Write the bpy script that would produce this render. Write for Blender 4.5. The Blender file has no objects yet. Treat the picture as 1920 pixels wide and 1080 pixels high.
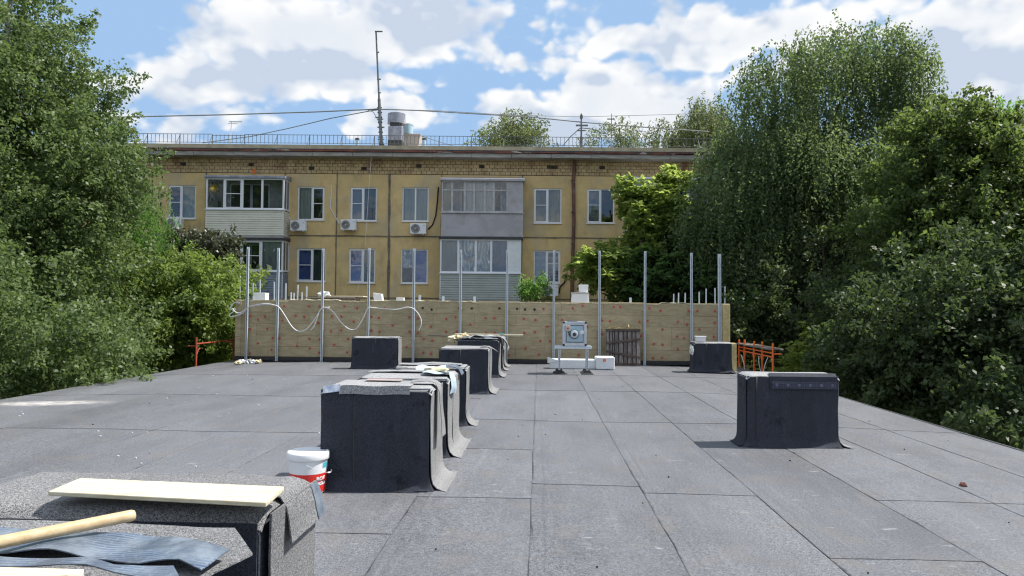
import bpy, math, random
import numpy as np
from mathutils import Vector, Matrix

R = math.radians
rnd = random.Random(7)
SC = bpy.context.scene
COL = SC.collection

# ------------------------------------------------------------------ camera
EYE = Vector((0.0, 0.0, 1.6))
YAW, PITCH, ROLL = R(2.08), R(1.553), R(0.5)
FPX = 1386.67                                    # focal length in pixels of a 1920 wide picture
fwd = Vector((-math.sin(YAW) * math.cos(PITCH), math.cos(YAW) * math.cos(PITCH), math.sin(PITCH)))
lev = Vector((math.cos(YAW), math.sin(YAW), 0))
upv = lev.cross(fwd)
rgt = lev * math.cos(ROLL) + upv * math.sin(ROLL)
cup = upv * math.cos(ROLL) - lev * math.sin(ROLL)
cd = bpy.data.cameras.new('camera')
cd.lens = 26.0; cd.sensor_width = 36.0; cd.clip_start = 0.05; cd.clip_end = 3000
cam = bpy.data.objects.new('camera', cd); COL.objects.link(cam)
cam.matrix_world = Matrix(((rgt.x, cup.x, -fwd.x, EYE.x), (rgt.y, cup.y, -fwd.y, EYE.y), (rgt.z, cup.z, -fwd.z, EYE.z), (0, 0, 0, 1)))
SC.camera = cam

# ------------------------------------------------------------------ light
SUN_EL, SUN_AZ = R(56), R(81)                     # azimuth clockwise from +Y: the sun stands to the right, a little beyond
sdir = Vector((math.cos(SUN_EL) * math.sin(SUN_AZ), math.cos(SUN_EL) * math.cos(SUN_AZ), math.sin(SUN_EL)))
sl = bpy.data.lights.new('sun', 'SUN'); sl.energy = 4.8; sl.angle = R(0.5); sl.color = (1.0, 0.955, 0.89)
so = bpy.data.objects.new('sun', sl); COL.objects.link(so)
so.rotation_euler = (-sdir).to_track_quat('-Z', 'Y').to_euler()
SC.view_settings.view_transform = 'Standard'
try: SC.view_settings.look = 'None'
except Exception: pass
SC.view_settings.exposure = 0.5
SC.view_settings.gamma = 1.0
SC.view_settings.use_curve_mapping = False
SC.render.engine = 'CYCLES'
cy = SC.cycles
cy.use_denoising = True
try: cy.denoiser = 'OPENIMAGEDENOISE'; cy.denoising_prefilter = 'ACCURATE'
except Exception: pass
cy.max_bounces = 6; cy.diffuse_bounces = 3; cy.glossy_bounces = 3; cy.transmission_bounces = 4; cy.transparent_max_bounces = 12
cy.caustics_reflective = False; cy.caustics_refractive = False
cy.use_adaptive_sampling = True; cy.adaptive_threshold = 0.015
cy.filter_width = 1.2

def ray(px, py):
    return fwd + rgt * ((px - 960) / FPX) - cup * ((py - 540) / FPX)
def G(px, py, z=0.0):
    """point of the horizontal plane z that the photograph shows at this pixel"""
    d = ray(px, py); return EYE + d * ((z - EYE.z) / d.z)
def PY(px, py, Y):
    """point of the upright plane at distance Y that the photograph shows at this pixel"""
    d = ray(px, py); return EYE + d * ((Y - EYE.y) / d.y)

# ------------------------------------------------------------------ sky
world = bpy.data.worlds.new('World'); SC.world = world; world.use_nodes = True
world.cycles.sampling_method = 'MANUAL'; world.cycles.sample_map_resolution = 256
nt = world.node_tree; nt.nodes.clear()
def N(nt, t, **kw):
    n = nt.nodes.new(t)
    for k, v in kw.items():
        if k.startswith('i_'):
            key = k[2:]; key = int(key) if key.isdigit() else key.replace('_', ' ')
            s = n.inputs[key]
            if hasattr(v, 'is_linked') or isinstance(v, bpy.types.NodeSocket): nt.links.new(v, s)
            else: s.default_value = v
        else: setattr(n, k, v)
    return n
def M(nt, op, a, b=None, c=None):
    n = nt.nodes.new('ShaderNodeMath'); n.operation = op
    for i, v in enumerate((a, b, c)):
        if v is None: continue
        if isinstance(v, bpy.types.NodeSocket): nt.links.new(v, n.inputs[i])
        else: n.inputs[i].default_value = v
    return n.outputs[0]
def V(nt, op, a, b=None):
    n = nt.nodes.new('ShaderNodeVectorMath'); n.operation = op
    for i, v in enumerate((a, b)):
        if v is None: continue
        if isinstance(v, bpy.types.NodeSocket): nt.links.new(v, n.inputs[i])
        else: n.inputs[i].default_value = v
    return n.outputs['Value' if op in ('LENGTH', 'DOT_PRODUCT') else 'Vector']
def MR(nt, v, a, b, c=0.0, d=1.0, smooth=True):
    n = nt.nodes.new('ShaderNodeMapRange'); n.interpolation_type = 'SMOOTHSTEP' if smooth else 'LINEAR'
    nt.links.new(v, n.inputs[0])
    for i, x in enumerate((a, b, c, d)): n.inputs[i + 1].default_value = x
    return n.outputs[0]
def MIXC(nt, f, a, b, mode='MIX'):
    n = nt.nodes.new('ShaderNodeMix'); n.data_type = 'RGBA'; n.blend_type = mode; n.clamp_factor = True
    for s, v in ((n.inputs[0], f), (n.inputs[6], a), (n.inputs[7], b)):
        if isinstance(v, bpy.types.NodeSocket): nt.links.new(v, s)
        elif isinstance(v, (int, float)): s.default_value = v
        else: s.default_value = (v[0], v[1], v[2], 1)
    return n.outputs[2]
# clouds: heaps laid out by bearing and elevation, broken up by fractal noise; outside the view noise alone makes them
BLOBS = [  # centre x, y, radius x, radius y (pixels of the photograph), weight
    (620, 70, 260, 85, 1.0), (780, 45, 140, 80, .9), (470, 90, 130, 60, .8), (400, 70, 55, 50, .6), (345, 150, 150, 48, .95),
    (640, 150, 220, 45, .65), (900, 115, 120, 40, .45), (720, 215, 95, 38, .9), (660, 238, 60, 25, .7), (480, 232, 80, 28, .55), (560, 120, 300, 60, .75), (1120, 230, 230, 45, .95), (760, 235, 120, 35, .85), (330, 235, 60, 22, .5),
    (1000, 225, 120, 50, .9), (1150, 180, 130, 75, 1.0), (1230, 215, 150, 70, 1.0), (1060, 125, 90, 32, .4), (1180, 80, 120, 36, .8),
    (1330, 70, 150, 48, .9), (1440, 50, 120, 42, .95), (1540, 70, 110, 45, .7), (1340, 150, 60, 28, .5), (1480, 120, 110, 60, .55),
    (1830, 40, 170, 50, .95), (1690, 20, 80, 30, .5), (1840, 130, 90, 60, .95), (1800, 210, 90, 50, .6), (1660, 150, 110, 60, .6),
    (230, 190, 60, 24, .4)]
g = bpy.data.node_groups.new('cloud_density', 'ShaderNodeTree')
g.interface.new_socket('dir', in_out='INPUT', socket_type='NodeSocketVector')
g.interface.new_socket('d', in_out='OUTPUT', socket_type='NodeSocketFloat')
gi = g.nodes.new('NodeGroupInput'); go = g.nodes.new('NodeGroupOutput')
sep = N(g, 'ShaderNodeSeparateXYZ', i_0=gi.outputs[0])
az = M(g, 'ARCTAN2', sep.outputs[0], sep.outputs[1]); el = M(g, 'ARCSINE', sep.outputs[2])
ae = N(g, 'ShaderNodeCombineXYZ', i_0=az, i_1=el).outputs[0]
warp = N(g, 'ShaderNodeTexNoise', i_Vector=gi.outputs[0], i_Scale=9.0, i_Detail=3.0)
wv = V(g, 'MULTIPLY', V(g, 'SUBTRACT', warp.outputs['Color'], (0.5, 0.5, 0.5)), (0.11, 0.09, 0))
ae = V(g, 'ADD', ae, wv)
acc = None
for (bx, by, brx, bry, bw) in BLOBS:
    d = ray(bx, by).normalized()
    c = (math.atan2(d.x, d.y), math.asin(d.z), 0)
    q = V(g, 'LENGTH', V(g, 'MULTIPLY', V(g, 'SUBTRACT', ae, c), (FPX / brx / 1.04, FPX / bry / 1.06, 0)))
    m = MR(g, q, 1.35, 0.25, 0.0, bw)
    acc = m if acc is None else M(g, 'MAXIMUM', acc, m)
dc = ray(960, 150).normalized()
inv = V(g, 'LENGTH', V(g, 'MULTIPLY', V(g, 'SUBTRACT', ae, (math.atan2(dc.x, dc.y), math.asin(dc.z), 0)), (1 / 0.72, 1 / 0.34, 0)))
outside = MR(g, inv, 0.95, 1.5, 0.0, 0.50)
acc = M(g, 'MAXIMUM', acc, outside)
sdv = V(g, 'MULTIPLY', gi.outputs[0], (1, 1, 1.5))
n1 = N(g, 'ShaderNodeTexNoise', i_Vector=sdv, i_Scale=7.0, i_Detail=10.0, i_Roughness=0.56, i_Distortion=0.15)
n2 = N(g, 'ShaderNodeTexVoronoi', feature='SMOOTH_F1', i_Vector=V(g, 'ADD', sdv, V(g, 'MULTIPLY', wv, (1, 1, 1))), i_Scale=26.0, i_Smoothness=0.6)
n3 = N(g, 'ShaderNodeTexVoronoi', feature='SMOOTH_F1', i_Vector=V(g, 'ADD', sdv, V(g, 'MULTIPLY', wv, (1, 1, 1))), i_Scale=64.0, i_Smoothness=0.6)
den = M(g, 'MULTIPLY', acc, 0.62)
den = M(g, 'ADD', den, M(g, 'MULTIPLY', M(g, 'SUBTRACT', n1.outputs[0], 0.5), 1.15))
den = M(g, 'ADD', den, M(g, 'MULTIPLY', M(g, 'SUBTRACT', 0.45, n2.outputs[0]), 0.42))
den = M(g, 'ADD', den, M(g, 'MULTIPLY', M(g, 'SUBTRACT', 0.45, n3.outputs[0]), 0.20))
g.links.new(den, go.inputs[0])
g.interface.new_socket('core', in_out='OUTPUT', socket_type='NodeSocketFloat'); g.links.new(M(g, 'ADD', acc, M(g, 'MULTIPLY', M(g, 'SUBTRACT', n1.outputs[0], .5), 1.0)), go.inputs[1])
tc = N(nt, 'ShaderNodeTexCoord')
gen = tc.outputs['Generated']
def dens(v):
    n = nt.nodes.new('ShaderNodeGroup'); n.node_tree = g; nt.links.new(v, n.inputs[0]); return n.outputs
d0, dcore = dens(gen)[:2]
so_ = Vector((0.62, 0.0, 1.0)).normalized() * 0.04
def puffs(v):
    v = V(nt, 'MULTIPLY', v, (1, 1, 1.5))
    a = N(nt, 'ShaderNodeTexNoise', i_Vector=v, i_Scale=6.5, i_Detail=4.0, i_Roughness=0.45)
    w = V(nt, 'ADD', v, V(nt, 'MULTIPLY', V(nt, 'SUBTRACT', a.outputs['Color'], (.5, .5, .5)), (.05, .05, .05)))
    b = N(nt, 'ShaderNodeTexVoronoi', feature='SMOOTH_F1', i_Vector=w, i_Scale=24.0, i_Smoothness=0.35)
    c = N(nt, 'ShaderNodeTexVoronoi', feature='SMOOTH_F1', i_Vector=w, i_Scale=55.0, i_Smoothness=0.35)
    return M(nt, 'SUBTRACT', M(nt, 'SUBTRACT', a.outputs[0], M(nt, 'MULTIPLY', b.outputs[0], 0.13)), M(nt, 'MULTIPLY', c.outputs[0], 0.05))
alpha = MR(nt, d0, 0.11, 0.36)
lit = M(nt, 'SUBTRACT', puffs(gen), puffs(V(nt, 'ADD', gen, (so_.x, so_.y, so_.z))))
lit = MR(nt, lit, -0.13, 0.085)
core = MR(nt, dcore, 0.62, 1.15, 0.0, 0.95)
lit = M(nt, 'SUBTRACT', lit, M(nt, 'MULTIPLY', core, M(nt, 'SUBTRACT', 1.0, M(nt, 'MULTIPLY', lit, 0.5))))
lit = M(nt, 'MAXIMUM', lit, 0.0)
cc = MIXC(nt, lit, (3.55, 4.05, 4.85), (6.05, 6.05, 6.0))
sky = N(nt, 'ShaderNodeTexSky', sky_type='NISHITA', sun_disc=False, sun_elevation=SUN_EL, sun_rotation=SUN_AZ, altitude=150, air_density=1.0, dust_density=0.7, ozone_density=1.6)
skyc = MIXC(nt, 1.0, sky.outputs[0], (2.25, 1.95, 1.60), 'MULTIPLY')
skyc = V(nt, 'MINIMUM', skyc, (2.15, 3.35, 5.1))
col = MIXC(nt, M(nt, 'MULTIPLY', alpha, 0.97), skyc, cc)
bg = N(nt, 'ShaderNodeBackground', i_Color=col, i_Strength=0.12)
wo = N(nt, 'ShaderNodeOutputWorld'); nt.links.new(bg.outputs[0], wo.inputs[0])

# ------------------------------------------------------------------ helpers
def tag(o, label=None, cat=None, group=None, kind=None):
    if label: o['label'] = label
    if cat: o['category'] = cat
    if group: o['group'] = group
    if kind: o['kind'] = kind
    return o
def empty(name, loc, rz=0.0, label=None, cat=None, group=None, kind=None):
    o = bpy.data.objects.new(name, None); COL.objects.link(o)
    o.location = loc; o.rotation_euler = (0, 0, rz); o.empty_display_size = 0.2
    return tag(o, label, cat, group, kind)
def copy_tree(o, parent=None):
    c = o.copy(); COL.objects.link(c)
    if parent is not None: c.parent = parent
    for ch in o.children: copy_tree(ch, c)
    return c

class MB:
    """collects shapes and links them as ONE mesh object"""
    def __init__(s): s.v = []; s.f = []; s.m = []
    def add(s, vs, fs, m=0):
        b = len(s.v); s.v += [tuple(p) for p in vs]; s.f += [tuple(i + b for i in f) for f in fs]; s.m += [m] * len(fs); return s
    def box(s, x0, y0, z0, x1, y1, z1, m=0):
        return s.add([(x0, y0, z0), (x1, y0, z0), (x1, y1, z0), (x0, y1, z0), (x0, y0, z1), (x1, y0, z1), (x1, y1, z1), (x0, y1, z1)],
                     [(0, 3, 2, 1), (4, 5, 6, 7), (0, 1, 5, 4), (1, 2, 6, 5), (2, 3, 7, 6), (3, 0, 4, 7)], m)
    def bar(s, p0, p1, w, h, up=(0, 0, 1), m=0):
        p0 = Vector(p0); p1 = Vector(p1); d = (p1 - p0).normalized(); up = Vector(up)
        if abs(d.dot(up)) > 0.98: up = Vector((0, 1, 0))
        a = d.cross(up).normalized() * (w / 2); b = a.cross(d).normalized() * (h / 2)
        vs = [p + sx * a + sy * b for p in (p0, p1) for sx, sy in ((-1, -1), (1, -1), (1, 1), (-1, 1))]
        return s.add(vs, [(0, 1, 2, 3), (7, 6, 5, 4), (0, 4, 5, 1), (1, 5, 6, 2), (2, 6, 7, 3), (3, 7, 4, 0)], m)
    def tube(s, pts, r, seg=8, m=0, cap=True):
        pts = [Vector(p) for p in pts]; n = len(pts)
        rs = r if isinstance(r, (list, tuple)) else [r] * n
        t0 = (pts[1] - pts[0]).normalized(); ref = Vector((0, 0, 1)) if abs(t0.z) < 0.9 else Vector((1, 0, 0))
        a = t0.cross(ref).normalized(); vs = []
        for i, p in enumerate(pts):
            t = (pts[min(i + 1, n - 1)] - pts[max(i - 1, 0)]).normalized()
            a = (a - t * a.dot(t)).normalized(); b = t.cross(a)
            for k in range(seg):
                q = 2 * math.pi * k / seg; vs.append(p + (a * math.cos(q) + b * math.sin(q)) * rs[i])
        fs = [(i * seg + k, i * seg + (k + 1) % seg, (i + 1) * seg + (k + 1) % seg, (i + 1) * seg + k) for i in range(n - 1) for k in range(seg)]
        if cap: fs += [tuple(range(seg - 1, -1, -1)), tuple((n - 1) * seg + k for k in range(seg))]
        return s.add(vs, fs, m)
    def lathe(s, prof, c=(0, 0, 0), seg=24, m=0, axis='z'):
        vs = []
        for r, z in prof:
            for k in range(seg):
                q = 2 * math.pi * k / seg
                p = (r * math.cos(q), r * math.sin(q), z)
                if axis == 'y': p = (p[0], z, p[1])
                vs.append((p[0] + c[0], p[1] + c[1], p[2] + c[2]))
        n = len(prof)
        fs = [(i * seg + k, i * seg + (k + 1) % seg, (i + 1) * seg + (k + 1) % seg, (i + 1) * seg + k) for i in range(n - 1) for k in range(seg)]
        fs += [tuple(range(seg - 1, -1, -1)), tuple((n - 1) * seg + k for k in range(seg))]
        if axis == 'y': fs = [f[::-1] for f in fs]
        return s.add(vs, fs, m)
    def prism(s, poly, y0, y1, m=0):
        """polygon in x, z pushed from y0 to y1"""
        n = len(poly)
        return s.add([(x, y0, z) for x, z in poly] + [(x, y1, z) for x, z in poly],
                     [tuple(range(n)), tuple(range(2 * n - 1, n - 1, -1))] + [(k, k + n, (k + 1) % n + n, (k + 1) % n) for k in range(n)], m)
    def sheet(s, fn, nu, nv, th=0.004, m=0):
        """a thin curved sheet: fn(u, v) gives a point; given thickness along its own normal"""
        P = [[Vector(fn(i / nu, j / nv)) for j in range(nv + 1)] for i in range(nu + 1)]
        top = []; bot = []
        for i in range(nu + 1):
            for j in range(nv + 1):
                du = P[min(i + 1, nu)][j] - P[max(i - 1, 0)][j]; dv = P[i][min(j + 1, nv)] - P[i][max(j - 1, 0)]
                n = du.cross(dv); n = n.normalized() if n.length > 1e-9 else Vector((0, 0, 1))
                top.append(P[i][j]); bot.append(P[i][j] - n * th)
        W = nv + 1; K = len(top); fs = []
        for i in range(nu):
            for j in range(nv):
                a = i * W + j; q = (a, a + W, a + W + 1, a + 1); fs.append(q); fs.append(tuple(K + x for x in q[::-1]))
        for i in range(nu):
            a = i * W; fs.append((a, a + K, a + W + K, a + W)); a = i * W + nv; fs.append((a + W, a + W + K, a + K, a))
        for j in range(nv):
            a = j; fs.append((a + 1, a + 1 + K, a + K, a)); a = nu * W + j; fs.append((a, a + K, a + 1 + K, a + 1))
        return s.add(top + bot, fs, m)
    def plate(s, u0, u1, w0, w1, y0, y1, hole=None, m=0):
        """upright slab in local x, z with an opening; y0 is the face towards the viewer"""
        if hole is None: return s.box(u0, y0, w0, u1, y1, w1, m)
        a, b, c, d = hole
        o = [(u0, w0), (u1, w0), (u1, w1), (u0, w1)]; i = [(a, c), (b, c), (b, d), (a, d)]
        vs = [(x, y0, z) for x, z in o + i] + [(x, y1, z) for x, z in o + i]; fs = []
        for k in range(4):
            n = (k + 1) % 4
            fs += [(k, n, n + 4, k + 4), (k + 8, k + 12, n + 12, n + 8), (k + 4, n + 4, n + 12, k + 12), (k, k + 8, n + 8, n)]
        return s.add(vs, fs, m)
    def frame(s, u0, u1, w0, w1, t, y0, y1, m=0):
        return s.plate(u0, u1, w0, w1, y0, y1, (u0 + t, u1 - t, w0 + t, w1 - t), m)
    def build(s, name, mat, parent=None, smooth=False, bevel=0.0, bseg=2, loc=None, kind=None, label=None):
        me = bpy.data.meshes.new(name); me.from_pydata(s.v, [], s.f)
        mats = mat if isinstance(mat, (list, tuple)) else [mat]
        for x in mats: me.materials.append(x)
        if len(mats) > 1: me.polygons.foreach_set('material_index', s.m)
        if smooth:
            me.polygons.foreach_set('use_smooth', [True] * len(me.polygons))
            if smooth is not True: me.set_sharp_from_angle(angle=R(smooth))
        me.update()
        o = bpy.data.objects.new(name, me); COL.objects.link(o)
        if parent is not None: o.parent = parent
        if loc is not None: o.location = loc
        if bevel > 0:
            b = o.modifiers.new('bevel', 'BEVEL'); b.width = bevel; b.segments = bseg; b.limit_method = 'ANGLE'; b.angle_limit = R(35)
        if kind: o['kind'] = kind
        if label: o['label'] = label
        return o

# ------------------------------------------------------------------ materials
def mat(name, c1, c2=None, rough=0.8, scale=8.0, detail=5.0, stretch=(1, 1, 1), lo=0.35, hi=0.65, c3=None, scale3=1.0, amt3=0.5, lo3=0.5, hi3=0.68,
        bump=0.0, bscale=60.0, metal=0.0, spec=0.5, extra=None, coord='Object', per=0.0):
    m = bpy.data.materials.new(name); m.use_nodes = True; t = m.node_tree; bs = t.nodes['Principled BSDF']
    tc = t.nodes.new('ShaderNodeTexCoord'); co = tc.outputs[coord]
    v = V(t, 'MULTIPLY', co, stretch)
    if c2 is None: c2 = tuple(x * 0.82 for x in c1)
    n = N(t, 'ShaderNodeTexNoise', i_Vector=v, i_Scale=scale, i_Detail=detail, i_Roughness=0.6)
    c = MIXC(t, MR(t, n.outputs[0], lo, hi), c1, c2)
    if c3 is not None:
        n3 = N(t, 'ShaderNodeTexNoise', i_Vector=V(t, 'ADD', v, (7.3, 2.1, 4.4)), i_Scale=scale3, i_Detail=6.0, i_Roughness=0.65)
        c = MIXC(t, M(t, 'MULTIPLY', MR(t, n3.outputs[0], lo3, hi3), amt3), c, c3)
    if extra is not None: c = extra(t, co, c)
    if per > 0:
        oi = t.nodes.new('ShaderNodeObjectInfo')
        f = MR(t, oi.outputs['Random'], 0, 1, 1 - per, 1 + per, False)
        c = MIXC(t, 1.0, c, N(t, 'ShaderNodeCombineXYZ', i_0=f, i_1=f, i_2=f).outputs[0], 'MULTIPLY')
    t.links.new(c, bs.inputs['Base Color'])
    bs.inputs['Roughness'].default_value = rough; bs.inputs['Metallic'].default_value = metal
    bs.inputs['Specular IOR Level'].default_value = spec
    if bump > 0:
        nb = N(t, 'ShaderNodeTexNoise', i_Vector=v, i_Scale=bscale, i_Detail=4.0, i_Roughness=0.6)
        b = N(t, 'ShaderNodeBump', i_Strength=bump, i_Distance=0.01, i_Height=nb.outputs[0]); t.links.new(b.outputs[0], bs.inputs['Normal'])
    return m
def granule(name, c1, c2, stain=None, seams=False, scl=330.0, spec=0.35, roof=False, blot=0.0):
    """mineral granule faced roofing felt"""
    m = bpy.data.materials.new(name); m.use_nodes = True; t = m.node_tree; bs = t.nodes['Principled BSDF']
    geo = t.nodes.new('ShaderNodeNewGeometry'); P = geo.outputs['Position']
    s1 = N(t, 'ShaderNodeTexNoise', i_Vector=P, i_Scale=scl, i_Detail=1.0, i_Roughness=0.8)
    s2 = N(t, 'ShaderNodeTexNoise', i_Vector=P, i_Scale=scl * 0.33, i_Detail=2.0)
    f = M(t, 'ADD', M(t, 'MULTIPLY', s1.outputs[0], 0.7), M(t, 'MULTIPLY', s2.outputs[0], 0.3))
    c = MIXC(t, MR(t, f, 0.38, 0.64), c1, c2)
    big = N(t, 'ShaderNodeTexNoise', i_Vector=V(t, 'MULTIPLY', P, (1.0, 0.45, 1.0)), i_Scale=1.3, i_Detail=6.0, i_Roughness=0.62)
    c = MIXC(t, MR(t, big.outputs[0], 0.38, 0.68, 0.0, 0.28), c, tuple(x * 0.62 for x in c1))
    if blot > 0:
        bn = N(t, 'ShaderNodeTexNoise', i_Vector=P, i_Scale=3.1, i_Detail=7.0, i_Roughness=0.72)
        c = MIXC(t, MR(t, bn.outputs[0], 0.55, 0.66, 0.0, blot), c, (0.006, 0.006, 0.008))
        b2 = N(t, 'ShaderNodeTexNoise', i_Vector=V(t, 'MULTIPLY', P, (6, 6, 1.0)), i_Scale=1.3, i_Detail=6.0, i_Roughness=0.7)
        c = MIXC(t, MR(t, b2.outputs[0], 0.50, 0.75, 0.0, blot * .28), c, tuple(min(1, x * 1.9) for x in c2))
    if roof:
        oi = t.nodes.new('ShaderNodeObjectInfo')
        f2 = MR(t, oi.outputs['Random'], 0, 1, 0.90, 1.07, False)
        c = MIXC(t, 1.0, c, N(t, 'ShaderNodeCombineXYZ', i_0=f2, i_1=f2, i_2=M(t, 'MULTIPLY', f2, 1.01)).outputs[0], 'MULTIPLY')
        # roller streaks and pale scuffs
        st = N(t, 'ShaderNodeTexNoise', i_Vector=V(t, 'MULTIPLY', P, (9.0, 0.35, 1.0)), i_Scale=1.6, i_Detail=5.0, i_Roughness=0.7)
        c = MIXC(t, MR(t, st.outputs[0], 0.52, 0.75, 0.0, 0.13), c, tuple(min(1, x * 1.6) for x in c2))
        sc = N(t, 'ShaderNodeTexNoise', i_Vector=V(t, 'MULTIPLY', P, (3.2, 9.0, 1.0)), i_Scale=1.4, i_Detail=4.0, i_Roughness=0.6)
        sg = N(t, 'ShaderNodeTexNoise', i_Vector=P, i_Scale=0.55, i_Detail=2.0)
        c = MIXC(t, M(t, 'MULTIPLY', MR(t, sc.outputs[0], 0.62, 0.74), MR(t, sg.outputs[0], 0.42, 0.62, 0.0, 0.45)), c, (0.62, 0.62, 0.62))
        # brown dust in the laps
        dn = N(t, 'ShaderNodeTexNoise', i_Vector=P, i_Scale=2.6, i_Detail=5.0)
        c = MIXC(t, MR(t, dn.outputs[0], 0.52, 0.72, 0.0, 0.35), c, (0.17, 0.155, 0.13))
        # the chalky smear towards the left eave
        q = V(t, 'SUBTRACT', P, tuple(CHALK)); ql = V(t, 'LENGTH', V(t, 'MULTIPLY', q, (1 / 1.35, 1 / 0.42, 0)))
        cn = N(t, 'ShaderNodeTexNoise', i_Vector=V(t, 'MULTIPLY', P, (2.0, 7.0, 1.0)), i_Scale=2.0, i_Detail=6.0, i_Roughness=0.7)
        c = MIXC(t, M(t, 'MULTIPLY', MR(t, ql, 1.0, 0.25), MR(t, cn.outputs[0], 0.38, 0.62, 0.1, 1.0)), c, (0.62, 0.58, 0.55))
    if seams:
        uv = t.nodes.new('ShaderNodeUVMap'); uv.uv_map = 'edge'
        se = N(t, 'ShaderNodeSeparateXYZ', i_0=uv.outputs[0])
        wn = N(t, 'ShaderNodeTexNoise', i_Vector=P, i_Scale=5.0, i_Detail=5.0, i_Roughness=0.75)
        gate = MR(t, N(t, 'ShaderNodeTexNoise', i_Vector=P, i_Scale=0.9, i_Detail=3.0).outputs[0], 0.38, 0.62, 0.0, 1.0)
        w = M(t, 'MULTIPLY', MR(t, wn.outputs[0], 0.42, 0.72, 0.0, 0.036), gate)
        du = M(t, 'SUBTRACT', se.outputs[0], w); dv = M(t, 'SUBTRACT', se.outputs[1], M(t, 'MULTIPLY', w, 0.7))
        k = M(t, 'MAXIMUM', MR(t, du, 0.011, 0.0), MR(t, dv, 0.008, 0.001, 0.0, 0.55))
        kg = MR(t, N(t, 'ShaderNodeTexNoise', i_Vector=P, i_Scale=1.7, i_Detail=4.0).outputs[0], 0.36, 0.60, 0.2, 0.95)
        c = MIXC(t, M(t, 'MULTIPLY', k, kg), c, (0.03, 0.03, 0.033))
        # faint overlap line where the sheet below shows through, 9 cm in
        k2 = MR(t, M(t, 'ABSOLUTE', M(t, 'SUBTRACT', se.outputs[0], M(t, 'ADD', 0.10, w))), 0.012, 0.0, 0.0, 0.25)
        c = MIXC(t, k2, c, (0.05, 0.05, 0.055))
    t.links.new(c, bs.inputs['Base Color'])
    bs.inputs['Roughness'].default_value = 0.56 if roof else 0.75; bs.inputs['Specular IOR Level'].default_value = spec
    hb = M(t, 'ADD', M(t, 'MULTIPLY', s1.outputs[0], 0.6), M(t, 'MULTIPLY', N(t, 'ShaderNodeTexNoise', i_Vector=P, i_Scale=7.0, i_Detail=4.0).outputs[0], 1.6))
    b = N(t, 'ShaderNodeBump', i_Strength=0.55, i_Distance=0.006, i_Height=hb); t.links.new(b.outputs[0], bs.inputs['Normal'])
    return m
CHALK = G(85, 753)
MT = {}
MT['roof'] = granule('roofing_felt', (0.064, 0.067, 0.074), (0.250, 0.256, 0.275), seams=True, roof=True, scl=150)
MT['felt'] = granule('shaded_felt', (0.013, 0.016, 0.023), (0.060, 0.067, 0.088), scl=300, spec=0.25, blot=.7)  # same granule felt, darkened in colour for the shaft faces in shade
MT['felt_sunlit'] = granule('sunlit_felt', (0.09, 0.092, 0.096), (0.42, 0.42, 0.42), scl=330, spec=0.3)  # same felt, lightened in colour for the sunlit sides
MT['felt_cap_sunlit'] = granule('sunlit_cap_felt', (0.12, 0.123, 0.130), (0.52, 0.525, 0.53), scl=260, spec=0.3)  # same felt, lightened in colour for the sunlit tops
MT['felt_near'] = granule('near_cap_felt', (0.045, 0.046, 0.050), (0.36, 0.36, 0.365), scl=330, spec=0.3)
MT['bitumen'] = mat('bitumen', (0.012, 0.012, 0.014), (0.03, 0.03, 0.032), rough=0.45, scale=20, bump=0.4)
def film(t, co, c):
    br = t.nodes.new('ShaderNodeTexBrick'); t.links.new(co, br.inputs[0])
    br.inputs['Scale'].default_value = 11.0; br.inputs['Brick Width'].default_value = 0.9; br.inputs['Row Height'].default_value = 0.16; br.inputs['Mortar Size'].default_value = 0.03
    br.inputs['Color1'].default_value = (0.035, 0.07, 0.15, 1); br.inputs['Color2'].default_value = (0.07, 0.11, 0.19, 1); br.inputs['Mortar'].default_value = (0.20, 0.25, 0.31, 1)
    nn = N(t, 'ShaderNodeTexNoise', i_Vector=co, i_Scale=6.0, i_Detail=5.0)
    return MIXC(t, MR(t, nn.outputs[0], 0.36, 0.58, 0.35, 0.97), br.outputs[0], c)
MT['film'] = mat('printed_film', (0.075, 0.095, 0.13), (0.20, 0.235, 0.275), rough=0.35, scale=9, extra=film, bump=0.5, bscale=30)
MT['wood'] = mat('pale_timber', (0.66, 0.60, 0.44), (0.56, 0.49, 0.34), rough=0.6, scale=3, stretch=(1, 14, 14), bump=0.15, bscale=20)
def knots(t, co, c):
    v = N(t, 'ShaderNodeTexNoise', i_Vector=V(t, 'MULTIPLY', co, (3, 22, 20)), i_Scale=2.2, i_Detail=3.0)
    return MIXC(t, MR(t, v.outputs[0], 0.69, 0.73, 0, .8), c, (0.12, 0.09, 0.06))
MT['plank'] = mat('planed_plank', (0.74, 0.68, 0.51), (0.56, 0.49, 0.33), rough=0.6, scale=4.5, stretch=(.7, 18, 18), bump=0.12, bscale=20, extra=knots)
MT['oldwood'] = mat('weathered_boards', (0.27, 0.235, 0.215), (0.12, 0.10, 0.09), rough=0.85, scale=5, stretch=(9, 9, 1), bump=0.5, bscale=12, per=0.35)
MT['handle'] = mat('turned_handle', (0.64, 0.50, 0.30), (0.50, 0.36, 0.20), rough=0.5, scale=7, stretch=(1, 5, 5), c3=(0.2, 0.14, 0.08), scale3=18, amt3=0.6, lo3=0.66, hi3=0.75)
MT['galv'] = mat('galvanised_steel', (0.64, 0.70, 0.75), (0.54, 0.60, 0.66), rough=0.42, scale=14, metal=0.2, bump=0.1)
MT['alu'] = mat('aluminium', (0.62, 0.66, 0.70), (0.52, 0.56, 0.60), rough=0.35, scale=9, metal=0.6)
MT['rubber'] = mat('black_rubber', (0.012, 0.012, 0.013), rough=0.6)
MT['orange'] = mat('orange_paint', (0.95, 0.20, 0.035), (0.80, 0.15, 0.03), rough=0.5, scale=12, c3=(0.40, 0.12, 0.05), scale3=9, amt3=0.5)
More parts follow.
